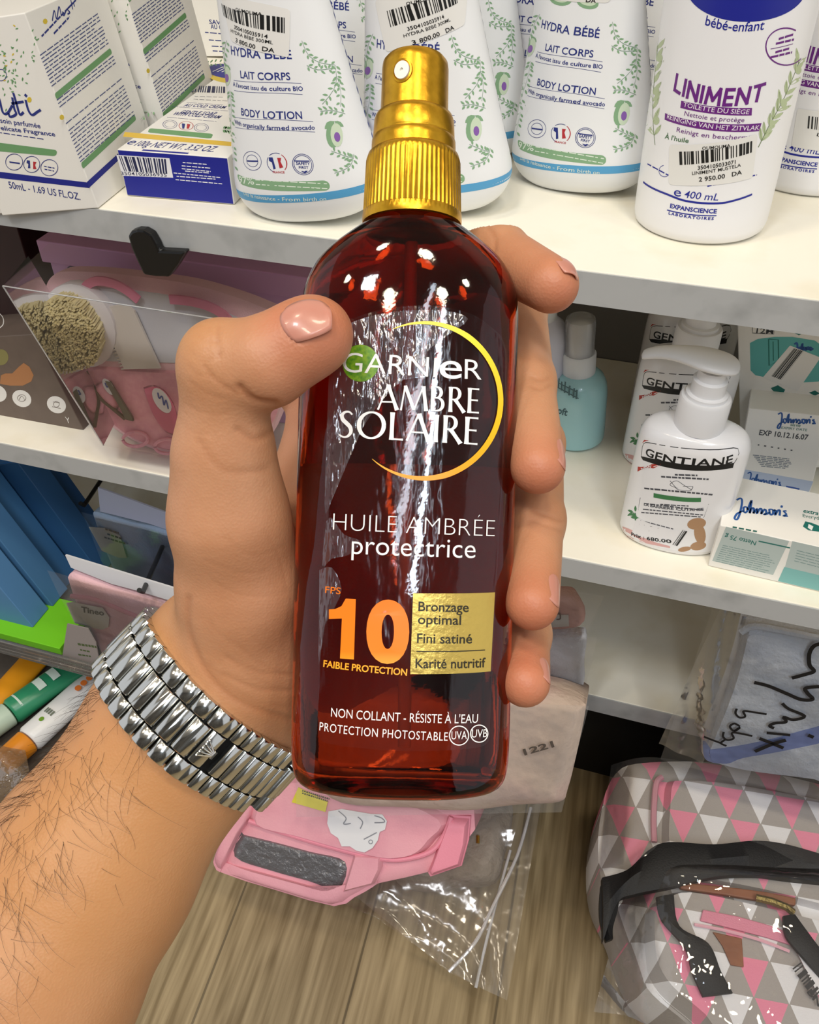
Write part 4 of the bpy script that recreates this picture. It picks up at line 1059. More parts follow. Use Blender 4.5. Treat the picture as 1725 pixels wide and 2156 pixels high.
def upper_cartons():
    # tall perfume carton at the left front
    M = stand(208, 440, ZU, 5, -8.5, 0); dims = ((-.070, 0), (0, .088), (0, .107))
    M = Matrix.Translation((0, 0, .0005)) @ M
    A = carton('carton', M, *dims, 'tall white carton with navy script lettering, front left corner of the upper shelf', 'box', 'white cartons with leafy print')
    Fc = faces(M, *dims); Sf, Sr = Fc['front'], Fc['right']
    T, G, St, Y = MB(), MB(), MB(), MB(); g = (.05, .05)
    # script name on the front
    for pts in ([(-30, 228), (-24, 205), (-16, 232), (-4, 204), (6, 236), (16, 238), (26, 222)], [(26, 205), (30, 228), (34, 240), (22, 246), (18, 238)], [(28, 195), (36, 222), (42, 241), (50, 236)], [(24, 218), (50, 214)], [(54, 210), (60, 232), (68, 242), (78, 236), (86, 231)]):
        line(T, Sf, pts, .0014, 1.3e-4, g)
    line(T, Sf, [(53, 203), (56, 199)], .0016, g=g, sub=1)
    text(T, Sf, 'Eau de soin parfumée', (-42, 252), (86, 270), 10, .012, g=g); text(T, Sf, 'Skin Delicate Fragrance', (-42, 268), (117, 287), 9, .016, g=g); dashes(T, Sf, [((-20, 276), (92, 293))], 5e-4, g)
    for c in ((-12, 335), (30, 339), (67, 343), (104, 351)): pass
    ring_print(T, Sf, (30, 341), 18, 4e-4, 17, g=g); ring_print(T, Sf, (67, 346), 17, 4e-4, 17, g=g); ring_print(T, Sf, (104, 353), 18, 4e-4, 17, g=g)
    line(T, Sf, [(20, 341), (42, 344)], 9e-4, g=g, sub=1); dashes(T, Sf, [((93, 350), (115, 354)), ((94, 356), (114, 360))], 6e-4, g, (5, 9), 2)
    poly(T, Sf, [(57, 337), (63, 338), (64, 354), (59, 354), (60, 343), (56, 343)], g=g, rows=1)
    Rd = MB(); poly(Rd, Sf, [(70, 340), (77, 341), (74, 347), (77, 356), (70, 356)], g=g, rows=1)
    patch(G, Sf, [(-20, 317), (118, 329), (121, 316), (-20, 298)], 8e-5, (3, 3), .05)
    text(T, Sf, '50mL - 1.69 US FL.OZ.', (20, 396), (170, 421), 14, .004, 3, g=g)
    nb = MB(); patch(nb, Sf, [(-80, 366), (189, 396), (184, 384), (-80, 352)], 8e-5, (2, 2)); patch(nb, Sr, [(187, 396), (300, 290), (297, 279), (183, 383)], 8e-5, (2, 2))
    for k in range(70):
        x, y = rng.gauss(12, 24), rng.gauss(140, 34)
        leaf(Y if k % 9 == 0 else G, Sf, (x, y), rng.uniform(0, 360), 7, 3.2, g)
    ring_print(T, Sf, (2, 158), 12, 3.5e-4, g=g)
    # small print on the side
    for pts in ([(110, 44), (114, 22), (119, 40), (124, 14), (129, 34)], [(131, 24), (134, 33), (139, 22)], [(146, 14), (142, 20), (147, 26), (142, 30)], [(148, -4), (153, 20)], [(154, 4), (157, 14)]): line(T, Sr, pts, .0008, g=g)
    tl, tr, bl, br = (82, 112), (204, 24), (176, 360), (290, 260)
    dk = MB(); g2 = (.03, .05)
    def lerp(s, t): return tuple((np.array(tl)*(1-t)+np.array(bl)*t)*(1-s)+(np.array(tr)*(1-t)+np.array(br)*t)*s)
    dashes(T, Sr, [(lerp(.12, -.10), lerp(.80, -.19)), (lerp(.3, -.06), lerp(.6, -.10))], 9e-4, g2, (6, 14), 2)
    for t0, n in ((.02, 10), (.40, 3), (.60, 1), (.66, 10)):
        for k in range(n): dashes(dk, Sr, [(lerp(.0, t0+k*.029), lerp(1-(.25*rng.random() if k % 4 == 3 else 0), t0+k*.029))], 5.5e-4, g2, (7, 18), 2.5, k)
    patch(G, Sr, [lerp(.0, .395), lerp(1, .375), lerp(1, .325), lerp(0, .345)], 8e-5, (2, 2), .06); patch(G, Sr, [lerp(0, .985), lerp(1, .965), lerp(1, .915), lerp(0, .935)], 8e-5, (2, 2), .06)
    for p in ((95, 45), (130, 247), (62, 210)): disc_print(Y, Sr if p[0] > 80 else Sf, p, 5, 6, 8, g=g)
    for k in range(9): leaf(G, Sr, (rng.uniform(66, 84), rng.uniform(60, 130)), rng.uniform(0, 360), 7, 3, g)
    parts(A, navy_lettering=(T, ink(NAVY)), small_print=(dk, ink('4b5585')), green_print=(G, ink('6f9f6c')), navy_band=(nb, ink('1d2688')), yellow_print=(Y, ink('d9bf3f')), red_print=(Rd, ink('b8323a')))
    # the same carton behind it
    B = dup(A, Matrix.Translation(M.to_3x3() @ Vector((.010, .094, 0))) @ M, 'tall white carton with small print, standing right behind the front left one')
    # and left of it, just reaching into the picture
    carton('carton', Matrix.Translation(M.to_3x3() @ Vector((-.0718, .004, 0))) @ M, (-.06, 0), (0, .08), (0, .024), 'low white carton at the left border of the photo, beside the navy script one', 'box', None)
    # upright soap carton at the back
    M = stand(395, 119, ZU, 3, -3, 0); dims = ((0, .075), (0, .03), (0, .11))
    C = carton('soap_carton', M, *dims, 'upright white soap carton at the back, above the blue ended one', 'box', 'white soap cartons')
    S = faces(M, *dims)['front']; T, G, St, Y = MB(), MB(), MB(), MB(); g = (.03, .05)
    text(T, S, 'SAVON', (441, 50), (486, 54), 9, .015, g=g); text(T, S, 'AU COLD', (444, 60), (490, 64), 9, .015, g=g); dashes(T, S, [((432, 68), (500, 74)), ((440, 84), (500, 88)), ((446, 97), (500, 100)), ((448, 107), (500, 110))], 8e-4, g)
    for pts in ([(392, 30), (398, 60), (402, 112)], [(412, 40), (404, 70), (406, 112)]): sprig(St, G, S, pts, 9, 8, 3.5, 3e-4, g)
    disc_print(Y, S, (385, 18), 9, 9, g=g); parts(C, navy_lettering=(T, ink(NAVY)), green_print=(G, ink('6f9f6c')), stem_print=(St, ink('7d9c84')), yellow_print=(Y, ink('d9bf3f')))
    # soap carton lying flat, blue end to the front
    M = Matrix.Translation((0, 0, .0004)) @ stand(268, 413, ZU, 4.5, 0, 0); dims = ((0, .0720), (0, .228), (0, .0285))
    D = carton('soap_carton', M, *dims, 'white soap carton lying flat with a deep blue end and barcode', 'box', 'white soap cartons')
    Fc = faces(M, *dims); S, Sf, Sr = Fc['top'], Fc['front'], Fc['right']; T, G, St, Y, K, N, Rd, Wt = [MB() for _ in range(8)]; g = (.03, .03)
    N.grid([[Sf.loc(x, z, 8e-5) for z in (.0005, .0280)] for x in (.0005, .0715)])
    N.grid([[S.loc(x, y, 8e-5) for y in (.0006, .0030)] for x in (.0160, .0460)])
    patch(Wt, Sf, [(258, 370), (365, 374), (357, 333), (245, 326)], 1.3e-4, (2, 2)); barcode(K, Sf, [(262, 360), (356, 366), (353, 335), (250, 328)], 26, 4, 2e-4); text(K, Sf, '3504105036935', (256, 368), (352, 372), 7, .004, g=g, off=2e-4)
    dashes(Wt, Sf, [((385, 342), (436, 346)), ((383, 349), (444, 354)), ((383, 355), (444, 361)), ((390, 360), (440, 364)), ((366, 364), (466, 374)), ((372, 371), (454, 377)), ((370, 378), (468, 387))], 5.5e-4, (.04, .015), (5, 12), 2)
    text(T, S, '100g NET WT. 3.52 OZ.', (281, 307), (448, 320), 12, .002, 3, g=g, shear=.1); text(T, S, 'e', (264, 303), (277, 305), 14, .004, 3, g=g)
    Yb = MB(); patch(Yb, S, [(259, 288), (487, 308), (487, 299), (263, 278)], 8e-5, (2, 2))
    patch(G, S, [(311, 279), (445, 292), (449, 282), (315, 270)], 8e-5, (2, 2), .05)
    for c in ((358, 262), (424, 269)): ring_print(T, S, c, 15, 3e-4, 9, g=g); ring_print(T, S, c, 11, 2.4e-4, 6, g=g)
    ring_print(Rd, S, (392, 265), 15, 4e-4, 9, g=g); poly(T, S, [(383, 260), (390, 261), (388, 271), (384, 271)], g=g, rows=1); poly(Rd, S, [(394, 261), (401, 262), (398, 271), (393, 271)], g=g, rows=1)
    text(T, S, 'GENTLE SOAP', (378, 239), (452, 243), 7, .01, g=g); text(T, S, 'WITH COLD CREAM', (362, 242), (460, 250), 7, .01, g=g); text(T, S, 'AU COLD CREAM', (386, 224), (472, 229), 6, .01, g=g); dashes(T, S, [((362, 224), (480, 234)), ((352, 247), (456, 256)), ((393, 216), (470, 221))], 4e-4, g, (12, 25), 2)
    barcode(K, S, [(395, 194), (476, 196), (476, 183), (400, 180)], 18, 8); dashes(K, S, [((410, 203), (470, 205)), ((408, 209), (480, 213))], 6e-4, g, (7, 12), 3)
    Lg = MB(); disc_print(Lg, S, (478, 150), 44, 15, 24, 8e-5, g, 6); disc_print(Y, S, (480, 160), 45, 15, 24, 6e-5, g, 6); text(Wt, S, 'mu', (447, 151), (486, 153), 17, .006, 3, g=g, shear=.2, off=2e-4)
    for pts in ([(408, 130), (420, 150), (436, 150)], [(330, 205), (322, 225), (296, 252)], [(345, 190), (338, 215), (318, 238)], [(470, 272), (486, 274)], [(425, 140), (440, 134), (470, 132)]): sprig(St, G, S, pts, 6, 8, 3.5, 3e-4, g)
    disc_print(Y, S, (350, 195), 10, 7, g=g)
    parts(D, blue_end=(N, ink('1b2390')), barcode_panel=(Wt, ink('e9e9ee')), barcode=(K, ink('23284f')), navy_lettering=(T, ink(NAVY)), green_print=(G, ink('6f9f6c')), stem_print=(St, ink('7d9c84')), yellow_print=(Y, ink('d9bf3f')), yellow_band=(Yb, ink('e0bb45')), red_print=(Rd, ink('b8323a')), logo_print=(Lg, ink('1b2390')))
# ------------------------------------------------------------------ soft and flat things laid out on planes
ID = Matrix.Identity(4)
class Plane:
    """plane through three world points (left, right, upper): gives points under a pixel, and a print surface"""
    def __init__(s, a, b, c):
        s.o = np.array(a, float); s.x = np.array(b, float)-s.o; s.x /= np.linalg.norm(s.x)
        y = np.array(c, float)-s.o; y -= s.x*(y @ s.x); s.y = y/np.linalg.norm(y); s.n = np.cross(s.x, s.y)
        if s.n @ (CAM-s.o) < 0: s.n = -s.n; s.y = -s.y
    def __call__(s, px, py, off=0.):
        r = ray(px, py); o = s.o+s.n*off; return CAM+r*(((o-CAM) @ s.n)/(r @ s.n))
    def surf(s, off=0.):
        o = s.o+s.n*off; return Surf(ID, lambda u, v: o+s.x*u+s.y*v)
    def frame(s, px, py): return frame(s(px, py), s.x, s.y, s.n)
def pillow(pl, out, thick, bulge, rows=9, sub=4, p=2.6, wob=0., seed=0, edge=.25):
    """closed soft slab: outline in pixels on the plane pl, rounded front of height bulge, back thick behind"""
    Q = [np.array(q, float) for q in out]; Q = smooth_path(Q+[Q[0]], sub)[:-1] if sub > 1 else Q
    P = [pl(*q) for q in Q]; c = sum(P)/len(P); n = pl.n; rs = []; q_ = random.Random(seed)
    for k in (.80, .94): rs.append([c+(a-c)*k-n*thick for a in P])
    rs.append([c+(a-c)*.995-n*(thick*.85) for a in P]); rs.append([a-n*(thick*.45) for a in P]); 
    for i in range(rows):
        t = i/(rows-1); k = 1-t*.97; h = bulge*(1-(1-min(1, t/edge))**p) if edge < 1 else bulge*(1-(1-t)**p)
        rs.append([c+(a-c)*k+n*(h+(q_.uniform(-wob, wob) if 0 < i else 0)) for a in P])
    return MB().rings([[tuple(a) for a in r] for r in rs])
def prism(pl, out, d0, d1):
    P = [pl(*q) for q in out]; return MB().rings([[tuple(a+pl.n*d0) for a in P], [tuple(a+pl.n*d1) for a in P]])
def sheet(pl, grid_px, off=0., wob=0., seed=0, n=(14, 14), fn=None):
    """loose film over four pixel corners (bl, br, tr, tl)"""
    q = random.Random(seed); bl, br, tr, tl = [pl(*c) for c in grid_px]
    ph = [(q.uniform(4, 14), q.uniform(4, 14), q.uniform(0, 6)) for _ in range(5)]
    G = []
    for i in range(n[0]+1):
        r = []
        for j in range(n[1]+1):
            s, t = i/n[0], j/n[1]; a = (bl*(1-s)+br*s)*(1-t)+(tl*(1-s)+tr*s)*t
            w = sum(math.sin(f*s+g_*t+h) for f, g_, h in ph)/5*wob
            r.append(tuple(a+pl.n*(off+w+(fn(s, t) if fn else 0))))
        G.append(r)
    return MB().grid(G)
def topobj(name, mb, m, label, cat, group=None, **k):
    """a thing of one mesh, its origin moved to its own base"""
    V = np.array(mb.v); o_ = np.array([(V[:, 0].min()+V[:, 0].max())/2, (V[:, 1].min()+V[:, 1].max())/2, V[:, 2].min()])
    mb.v = [tuple(v) for v in V-o_]; o = obj(name, mb, m, **k); o.location = o_; return tag(o, label, cat, group)
def eroot(name, p, label, cat, group=None): return empty(name, Matrix.Translation(Vector(p)), label, cat, group)
def kid(name, mb, m, root, **k):
    """part whose points are given in the world"""
    t = np.array(root.matrix_world)[:3, 3] if root.type == 'EMPTY' else np.array(root['_o'])
    mb.v = [tuple(np.array(v)-t) for v in mb.v]; return obj(name, mb, m, root, **k)
FILM = film('clear_film', 'dfe3ea', .025, .09, 30, .45, .004, .05)
FILMG = film('bag_film', 'd5d3cf', .10, .16, 20, .7, .008, .055)
FILMC = film('carton_window', 'e6e6ea', .02, .05, 8, .15, .004, .05)

# ------------------------------------------------------------------ middle shelf
def middle_left():
    # black clip on the edge of the upper shelf
    pf = Plane((-.4, YF-.001, .6), (-.2, YF-.001, .6), (-.4, YF-.001, .7))
    topobj('shelf_clip', prism(pf, [(281, 488), (288, 478), (300, 474), (314, 475), (330, 484), (342, 505), (347, 518), (403, 521), (385, 550), (367, 574), (340, 573), (314, 569), (300, 540), (288, 512)], 0, .007), mat('clip_black', '111112', .35),
           'black plastic clip hooked on the front edge of the upper shelf', 'shelf clip', None, smooth=False, bevel=.0015)
    # dark red box end at the far left
    topobj('carton', MB().box(-.66, -.545, .60, .66, ZM+.0004, ZM+.15), mat('maroon_card', '3a1418', .5), 'dark maroon carton in the shadow at the far left under the upper shelf', 'box', None, smooth=False, bevel=.001)
    # lilac box
    y0 = .535; a = onY(77, 513, y0); b = onY(650, 578, y0)
    top = (a[2]+b[2])/2; x0, x1 = a[0], b[0]+.004
    r = eroot('gift_box', (x0, y0, ZM), 'shallow lilac card box with a lidded rim standing behind the pink grooming case', 'box')
    lil = mat('lilac_card', 'cfa0cc', .5)
    kid('box_body', MB().box(x0+.004, x1-.004, y0+.004, y0+.06, ZM+.0004, top-.006), lil, r, smooth=False, bevel=.001)
    kid('lid', MB().box(x0, x1, y0, y0+.064, top-.018, top), lil, r, smooth=False, bevel=.001)
    S = Surf(ID, lambda u, v: (x0+u, y0+.004-.0001, ZM+v)); k = MB(); disc_print(k, S, (191, 570), 50, 13, 24, 1e-4, (.1, .1), 6); kid('logo_oval', k, ink('1f2250'), r)
    # brown product carton
    M = stand(176, 906, ZM, 1, -12, 0); M = Matrix.Translation((0, 0, .0005)) @ M; dims = ((-.13, 0), (0, .04), (0, .088))
    B = carton('carton', M, *dims, 'taupe brown carton with white round icons at the left under the upper shelf', 'box', None, mat('taupe_card', '6d5f56', .45, noise=(60, '63564e', .4, .8)))
    S = faces(M, *dims)['front']; W, K, O, Ol = MB(), MB(), MB(), MB(); g = (-.02+.13, .03)
    for c in ((46, 839), (119, 852), (-6, 828)): disc_print(W, S, c, 21, 17, 26, 8e-5, g, 30)
    ring_print(K, S, (46, 838), 9, 4e-4, 7, g=g, off=1.6e-4); line(K, S, [(40, 842), (46, 834), (53, 843)], 4e-4, 1.6e-4, g); ring_print(K, S, (119, 851), 6, 4e-4, 6, g=g, off=1.6e-4); line(K, S, [(110, 856), (128, 860)], 5e-4, 1.6e-4, g, sub=1); line(K, S, [(112, 846), (126, 848)], 5e-4, 1.6e-4, g, sub=1)
    poly(O, S, [(2, 790), (12, 786), (26, 786), (40, 772), (50, 764), (62, 772), (71, 790), (66, 803), (48, 812), (22, 812), (0, 808)], g=g); disc_print(Ol, S, (2, 752), 16, 17, 20, 9e-5, g)
    line(W, S, [(-6, 655), (6, 668), (7, 682), (0, 690)], 7e-4, g=g); text(W, S, 'Y', (140, 890), (149, 892), 12, 0, g=g)
    parts(B, white_icons=(W, ink('e8e6e2')), icon_lines=(K, ink('6d5f56')), orange_print=(O, ink('b07a50')), olive_print=(Ol, ink('8a8452')))
    # pink grooming case inside its clear carton
    yb = .462
    pl = Plane((-.4, yb+.014, ZM), (-.2, yb+.014, ZM), (-.4, yb+.034, .58))
    case = eroot('grooming_case', pl(330, 950), 'open pink and grey baby grooming case in a clear carton beside the brown carton', 'grooming case')
    pink = mat('case_pink', 'f0a9b8', .75, noise=(220, 'e89cae', .35, .7), bump=(900, .25, .0006)); rim = mat('case_mesh', 'f2c3cd', .8, bump=(1500, .6, .0008))
    out = [(96, 612), (100, 595), (112, 580), (132, 572), (200, 573), (300, 583), (400, 598), (480, 620), (540, 642), (590, 668), (620, 720), (600, 830), (560, 930), (500, 962), (420, 962), (372, 955), (330, 948), (280, 926), (236, 898), (200, 862), (172, 822), (150, 782), (128, 730), (108, 668)]
    kid('case_shell', pillow(pl, out, .016, .004, edge=.10), rim, case)
    inn = [(118, 640), (126, 612), (150, 594), (210, 592), (300, 600), (390, 614), (470, 638), (540, 668), (560, 700), (545, 760), (470, 774), (400, 770), (300, 766), (180, 760), (160, 730), (132, 680)]
    kid('grey_lining', pillow(pl, inn, .0, .0048, edge=.08), mat('case_grey', 'cfd0d8', .8, bump=(700, .2, .0005)), case)
    pk = [(146, 772), (200, 760), (300, 766), (420, 770), (560, 770), (600, 800), (570, 905), (500, 955), (420, 955), (340, 945), (280, 922), (236, 892), (200, 855), (170, 815)]
    kid('pink_pocket', pillow(pl, pk, .0, .0062, edge=.12), pink, case)
    s2 = pl.surf()
    for pts in ([(176, 612), (188, 597), (210, 591), (240, 597), (268, 612), (292, 632)], [(358, 630), (400, 634), (440, 645), (470, 662), (486, 680)]):
        kid('pink_loop', MB().ribbon([pl(*p, .009) for p in smooth_path(pts, 4)], .0032, pl.y, .002), mat('loop_pink', 'dd7f9c', .6), case)
    # scallops at the foot of the pocket
    for c in ((285, 925), (352, 940), (420, 945)): kid('scallop', MB().tube([pl(c[0]+26*math.cos(t), c[1]+15*math.sin(t), .0078) for t in np.linspace(0, 2*pi, 22)], .0014, 6), pink, case)
    # things in the case
    hb = Plane(pl(153, 693, .008), pl(253, 712, .010), pl(170, 600, .012))
    br = eroot('hair_brush', hb(160, 690), 'oval white baby hair brush with cream bristles, tucked in the pink grooming case', 'hair brush')
    hd = []
    ell = lambda cx, cy, a, b, rot, n=26: [(cx+a*math.cos(t)*math.cos(rot)-b*math.sin(t)*math.sin(rot), cy+a*math.cos(t)*math.sin(rot)+b*math.sin(t)*math.cos(rot)) for t in [2*pi*k/n for k in range(n)]]
    kid('brush_back', pillow(hb, ell(166, 686, 94, 70, 1.02), .010, .003, sub=1, edge=.3), mat('brush_white', 'e6e2e6', .4), br)
    bm = MB(); q = random.Random(5); Bs = mat('bristle', 'eadfb4', .8, noise=(300, 'd9cb94', .3, .8))
    cen = np.array(hb(158, 688))
    for _ in range(1500):
        t, r_ = q.uniform(0, 2*pi), math.sqrt(q.random()); x, y = 78*r_*math.cos(t), 54*r_*math.sin(t)
        c_, s_ = math.cos(1.02), math.sin(1.02); p = hb(160+x*c_-y*s_, 686+x*s_+y*c_, .002)
        L = .0120*(1-.25*r_**4); d = hb.n*L+(p-cen)*.05+np.array([.0008, -.001, -.002])+np.array([q.gauss(0, .0005) for _ in range(3)])
        bm.tube([p, p+d], .0009, 4, .0007)
    bo = kid('bristles', bm, Bs, br); bo['kind'] = 'stuff'
    cb = [(224, 646), (238, 638), (262, 634), (285, 637), (296, 646), (320, 700), (350, 766), (275, 768)]
    teeth = []
    for k in range(18):
        t = k/17; p = np.array((275, 768))*(1-t)+np.array((226, 655))*t; q2 = np.array((275, 768))*(1-(t+.03))+np.array((226, 655))*(t+.03); teeth += [tuple(p), tuple(p+np.array((-6, 1))), tuple((p*.4+q2*.6)+np.array((-6, 1))), tuple(p*.4+q2*.6)]
    topobj('comb', prism(pl, cb[1:-1]+teeth, .0068, .0088), mat('comb_white', 'd9d2cb', .5), 'white plastic baby comb slotted behind the pink pocket beside the brush', 'comb', None, smooth=False)
    nc = eroot('nail_scissors', pl(272, 850), 'small grey bladed nail tool with pink and white handle in the pink pocket', 'nail tool')
    kid('blade', prism(pl, [(236, 792), (246, 794), (292, 868), (294, 876), (278, 872), (268, 850)], .0075, .0095), mat('tool_steel', '77705f', .35, metal=.6), nc, smooth=False)
    kid('handle', pillow(pl, [(204, 806), (222, 794), (240, 802), (256, 826), (262, 850), (250, 862), (234, 850), (216, 832)], -.0062, .0085, edge=.4), pink, nc)
    tw = eroot('tweezers', pl(222, 840), 'dark slim tweezers at the left of the pink pocket', 'tweezers')
    kid('tweezer_arm', MB().ribbon([pl(*p, .0085) for p in smooth_path([(180, 782), (192, 808), (214, 840), (240, 862), (264, 882)], 4)], [.0012]*17, pl.x, .002), mat('tool_dark', '6a5340', .4, metal=.3), tw)
    dg = eroot('thermometer', pl(350, 850), 'pink handled nail clipper with white oval badge in the pink pocket', 'nail clipper')
    dg.name = 'nail_clipper'
    kid('handle', pillow(pl, [(308, 806), (330, 800), (356, 812), (380, 850), (388, 900), (372, 912), (350, 896), (326, 856)], -.0062, .0098, edge=.4), mat('clipper_pink', 'd96c8c', .5), dg)
    W = MB(); s3 = pl.surf(.0101); poly(W, s3, ell(341, 843, 30, 15, 1.0, 18), 2e-4, (0, .05)); kid('white_badge', W, ink('ece9ee'), dg)
    N = MB(); line(N, s3, [(333, 826), (336, 838), (342, 834), (346, 852), (350, 842), (355, 860)], .0012, 5e-4, (0, .05)); kid('badge_script', N, ink('3a4a9a'), dg)
    W = MB(); s4 = pl.surf(.0088); poly(W, s4, ell(229, 814, 20, 9, 1.0, 16), 3e-4, (0, .05)); kid('white_badge', W, ink('ece9ee'), nc)
    N = MB(); line(N, s4, [(222, 805), (226, 814), (231, 812), (236, 824)], .0012, 6e-4, (0, .05)); kid('badge_script', N, ink('3a4a9a'), nc)
    # the clear carton round it
    cc = eroot('clear_carton', pl(330, 955), 'clear plastic carton enclosing the pink grooming case', 'clear box')
    pf2 = Plane((-.4, .446, ZM), (-.2, .446, ZM), (-.4, .440, .6))
    kid('front_window', sheet(pf2, [(218, 938), (640, 1010), (640, 700), (6, 602)], 0, .0006, 3), FILMC, cc)
    bl, tl = pf2(218, 938), pf2(6, 602); dd = np.array([-.012, .045, 0])
    kid('side_window', MB().grid([[tuple(bl*(1-t)+tl*t+dd*s) for s in np.linspace(0, 1, 5)] for t in np.linspace(0, 1, 5)]), FILMC, cc)
    tr = pf2(640, 700)
    kid('top_window', MB().grid([[tuple(tl*(1-t)+tr*t+np.array([-.004, .06, .004])*s) for s in np.linspace(0, 1, 5)] for t in np.linspace(0, 1, 5)]), FILMC, cc)
    kid('folded_edge', MB().tube([bl, bl*.5+tl*.5, tl], .0006, 6).tube([tl, tr], .0005, 6), film('fold', 'ffffff', .35, .1, 30, .3, .002, .2), cc)

GEN = [(0, .030), (.0012, .0332), (.004, .0348), (.010, .0353), (.05, .0353), (.080, .0350), (.0885, .0338), (.0935, .0305), (.0960, .025)]
def make_gentiane():
    M = stand(1403, 1167, ZM, -1, 0.5, .0200)
    root = empty('pump_bottle', M, 'white pump bottle with a bold black banner, nearest of the three on the middle shelf', 'pump bottle', 'white pump bottles with black banner')
    ta = smoothtab(GEN); av = interp(ta); wh = mat('pump_white', 'ececee', .22, coat=.3)
    MBd = .57
    obj('bottle', MB().lathe([(r, z) for z, r in ta]+[(.0165, .0972)], 176, 1, MBd, ex=2.2), wh, root)
    obj('collar', MB().lathe([(.0150, .0955), (.0158, .0962), (.0158, .1165), (.0150, .1180)], 44), mat('pump_cap', 'e9e9ea', .4), root)
    obj('pump_stem', MB().lathe([(.0128, .1175), (.0128, .1205), (.0105, .1212), (.0105, .1300), (.0085, .1310), (.0085, .137)], 36), MATS['pump_cap'], root)
    hd = MB()
    # head: an oval pad tapering into the long spout
    pts = [(.0150, 0, .1400, .003, .001), (.0135, 0, .1408, .0085, .0028), (.008, 0, .1416, .0122, .0040), (0, 0, .1422, .0135, .0046), (-.008, 0, .1430, .0128, .0046), (-.016, 0, .1438, .0100, .0042), (-.024, 0, .1440, .0075, .0037), (-.032, 0, .1430, .0060, .0034), (-.039, 0, .1408, .0052, .0031), (-.0435, 0, .1385, .0046, .0027)]
    hd.rings([[(x, y+wd*math.cos(t), z+h_*math.sin(t)) for t in [2*pi*k/24 for k in range(24)]] for x, y, z, wd, h_ in pts])
    obj('pump_head', hd, MATS['pump_cap'], root, subsurf=1)
    S = Surf(M, lambda u, v: (av(v)*spow(math.sin(u/.034), 1/1.1), -av(v)*MBd*spow(math.cos(u/.034), 1/1.1), v)); g = (0, .05)
    K, Wp, Rd, G, Pk, Br, T = [MB() for _ in range(7)]
    px = lambda x, y: (1140+x/2.949, 600+y/2.949)
    strip(K, S, [px(*q) for q in ((618, 1062), (760, 1092), (900, 1114), (1060, 1120), (1198, 1104))], [px(*q) for q in ((632, 1088), (760, 1128), (900, 1150), (1060, 1152), (1190, 1136))], 8e-5, g)
    text(K, S, 'GENTIANE', px(646, 1054), px(1186, 1102), 17, .018, 4, shear=.12, g=g, arc=-.0012)
    line(K, S, [px(*q) for q in ((622, 1062), (636, 985), (700, 985), (900, 1015), (1100, 1022), (1222, 1016), (1196, 1108))], 5e-4, g=g, sub=3)
    poly(Rd, S, [px(*q) for q in ((600, 1128), (690, 1112), (745, 1112), (700, 1138), (598, 1158))], 9e-5, g, 2); poly(Rd, S, [px(*q) for q in ((640, 962), (668, 966), (628, 980))], 9e-5, g, 1)
    text(Wp, S, 'NEW', px(622, 1150), px(690, 1132), 5, .02, g=g, off=1.8e-4)
    for rows, w in (([((830, 1178), (970, 1182)), ((745, 1190), (1040, 1206)), ((640, 1262), (1068, 1302))], 1.3e-3), ([((740, 1362), (915, 1372)), ((640, 1356), (1008, 1398)), ((632, 1392), (1004, 1428)), ((622, 1412), (990, 1440))], 9e-4)):
        dashes(T, S, [(px(*a), px(*b)) for a, b in rows], w, g, (5, 13), 2)
    text(T, S, 'LA BARRIERE CUTANEE', px(638, 1368), px(1008, 1398), 5, .03, g=g)
    line(T, S, [px(*q) for q in ((800, 1215), (830, 1250), (850, 1270), (930, 1275), (890, 1245), (840, 1215), (800, 1240), (850, 1262))], 3e-4, g=g); line(T, S, [px(*q) for q in ((880, 1250), (940, 1250), (930, 1275))], 3e-4, g=g)
    line(T, S, [px(*q) for q in ((615, 1322), (1040, 1362), (1010, 1442), (602, 1396), (615, 1322))], 4e-4, g=g, sub=1)
    line(G, S, [px(*q) for q in ((698, 1305), (850, 1328), (992, 1334))], .0036, g=g)
    for k in range(9): leaf(G, S, px(560+rng.uniform(-25, 30), 1420+rng.uniform(-25, 25)), rng.uniform(0, 360), 13, 5, g)
    patch(Wp, S, [px(560, 1545), px(830, 1600), px(860, 1530), px(600, 1445)], 1.6e-4, (6, 4)); barcode(K, S, [px(815, 1612), px(850, 1620), px(912, 1530), px(880, 1520)], 5, 3, 2.6e-4)
    text(K, S, 'Prix : 680.00', px(560, 1555), px(810, 1602), 7, .02, g=g, off=2.6e-4); dashes(T, S, [(px(618, 1462), px(820, 1515)), (px(610, 1485), px(850, 1535)), (px(640, 1520), px(720, 1540))], 8e-4, g, (6, 12), 2)
    strip(Pk, S, [px(*q) for q in ((496, 1496), (560, 1520), (660, 1580), (800, 1622))], [px(*q) for q in ((492, 1550), (560, 1576), (660, 1606), (800, 1634))], 7e-5, g)
    strip(K, S, [px(*q) for q in ((490, 1552), (640, 1598), (796, 1630))], [px(*q) for q in ((492, 1588), (640, 1640), (806, 1660))], 9e-5, g); text(Wp, S, 'NADJI BILAND', px(500, 1578), px(770, 1640), 5, .02, g=g, off=2e-4)
    for c, a, b in (((965, 1482), 20, 12), ((985, 1545), 12, 22), ((975, 1620), 17, 9), ((890, 1640), 14, 5)): disc_print(Br, S, px(*c), a, b, 18, 8e-5, g, -10)
    parts(root, black_print=(K, ink('15171a')), white_print=(Wp, ink('e9e8ea')), red_print=(Rd, ink('b33a30')), green_print=(G, ink('3f7d4e')), pink_print=(Pk, ink('d9a9a6')), brown_print=(Br, ink('b08a68')), small_lettering=(T, ink('4c4e56')))
    dup(root, stand(1402, 1003, ZM, 2, .5, .0200), 'white pump bottle half hidden behind the nearest one', skip=())
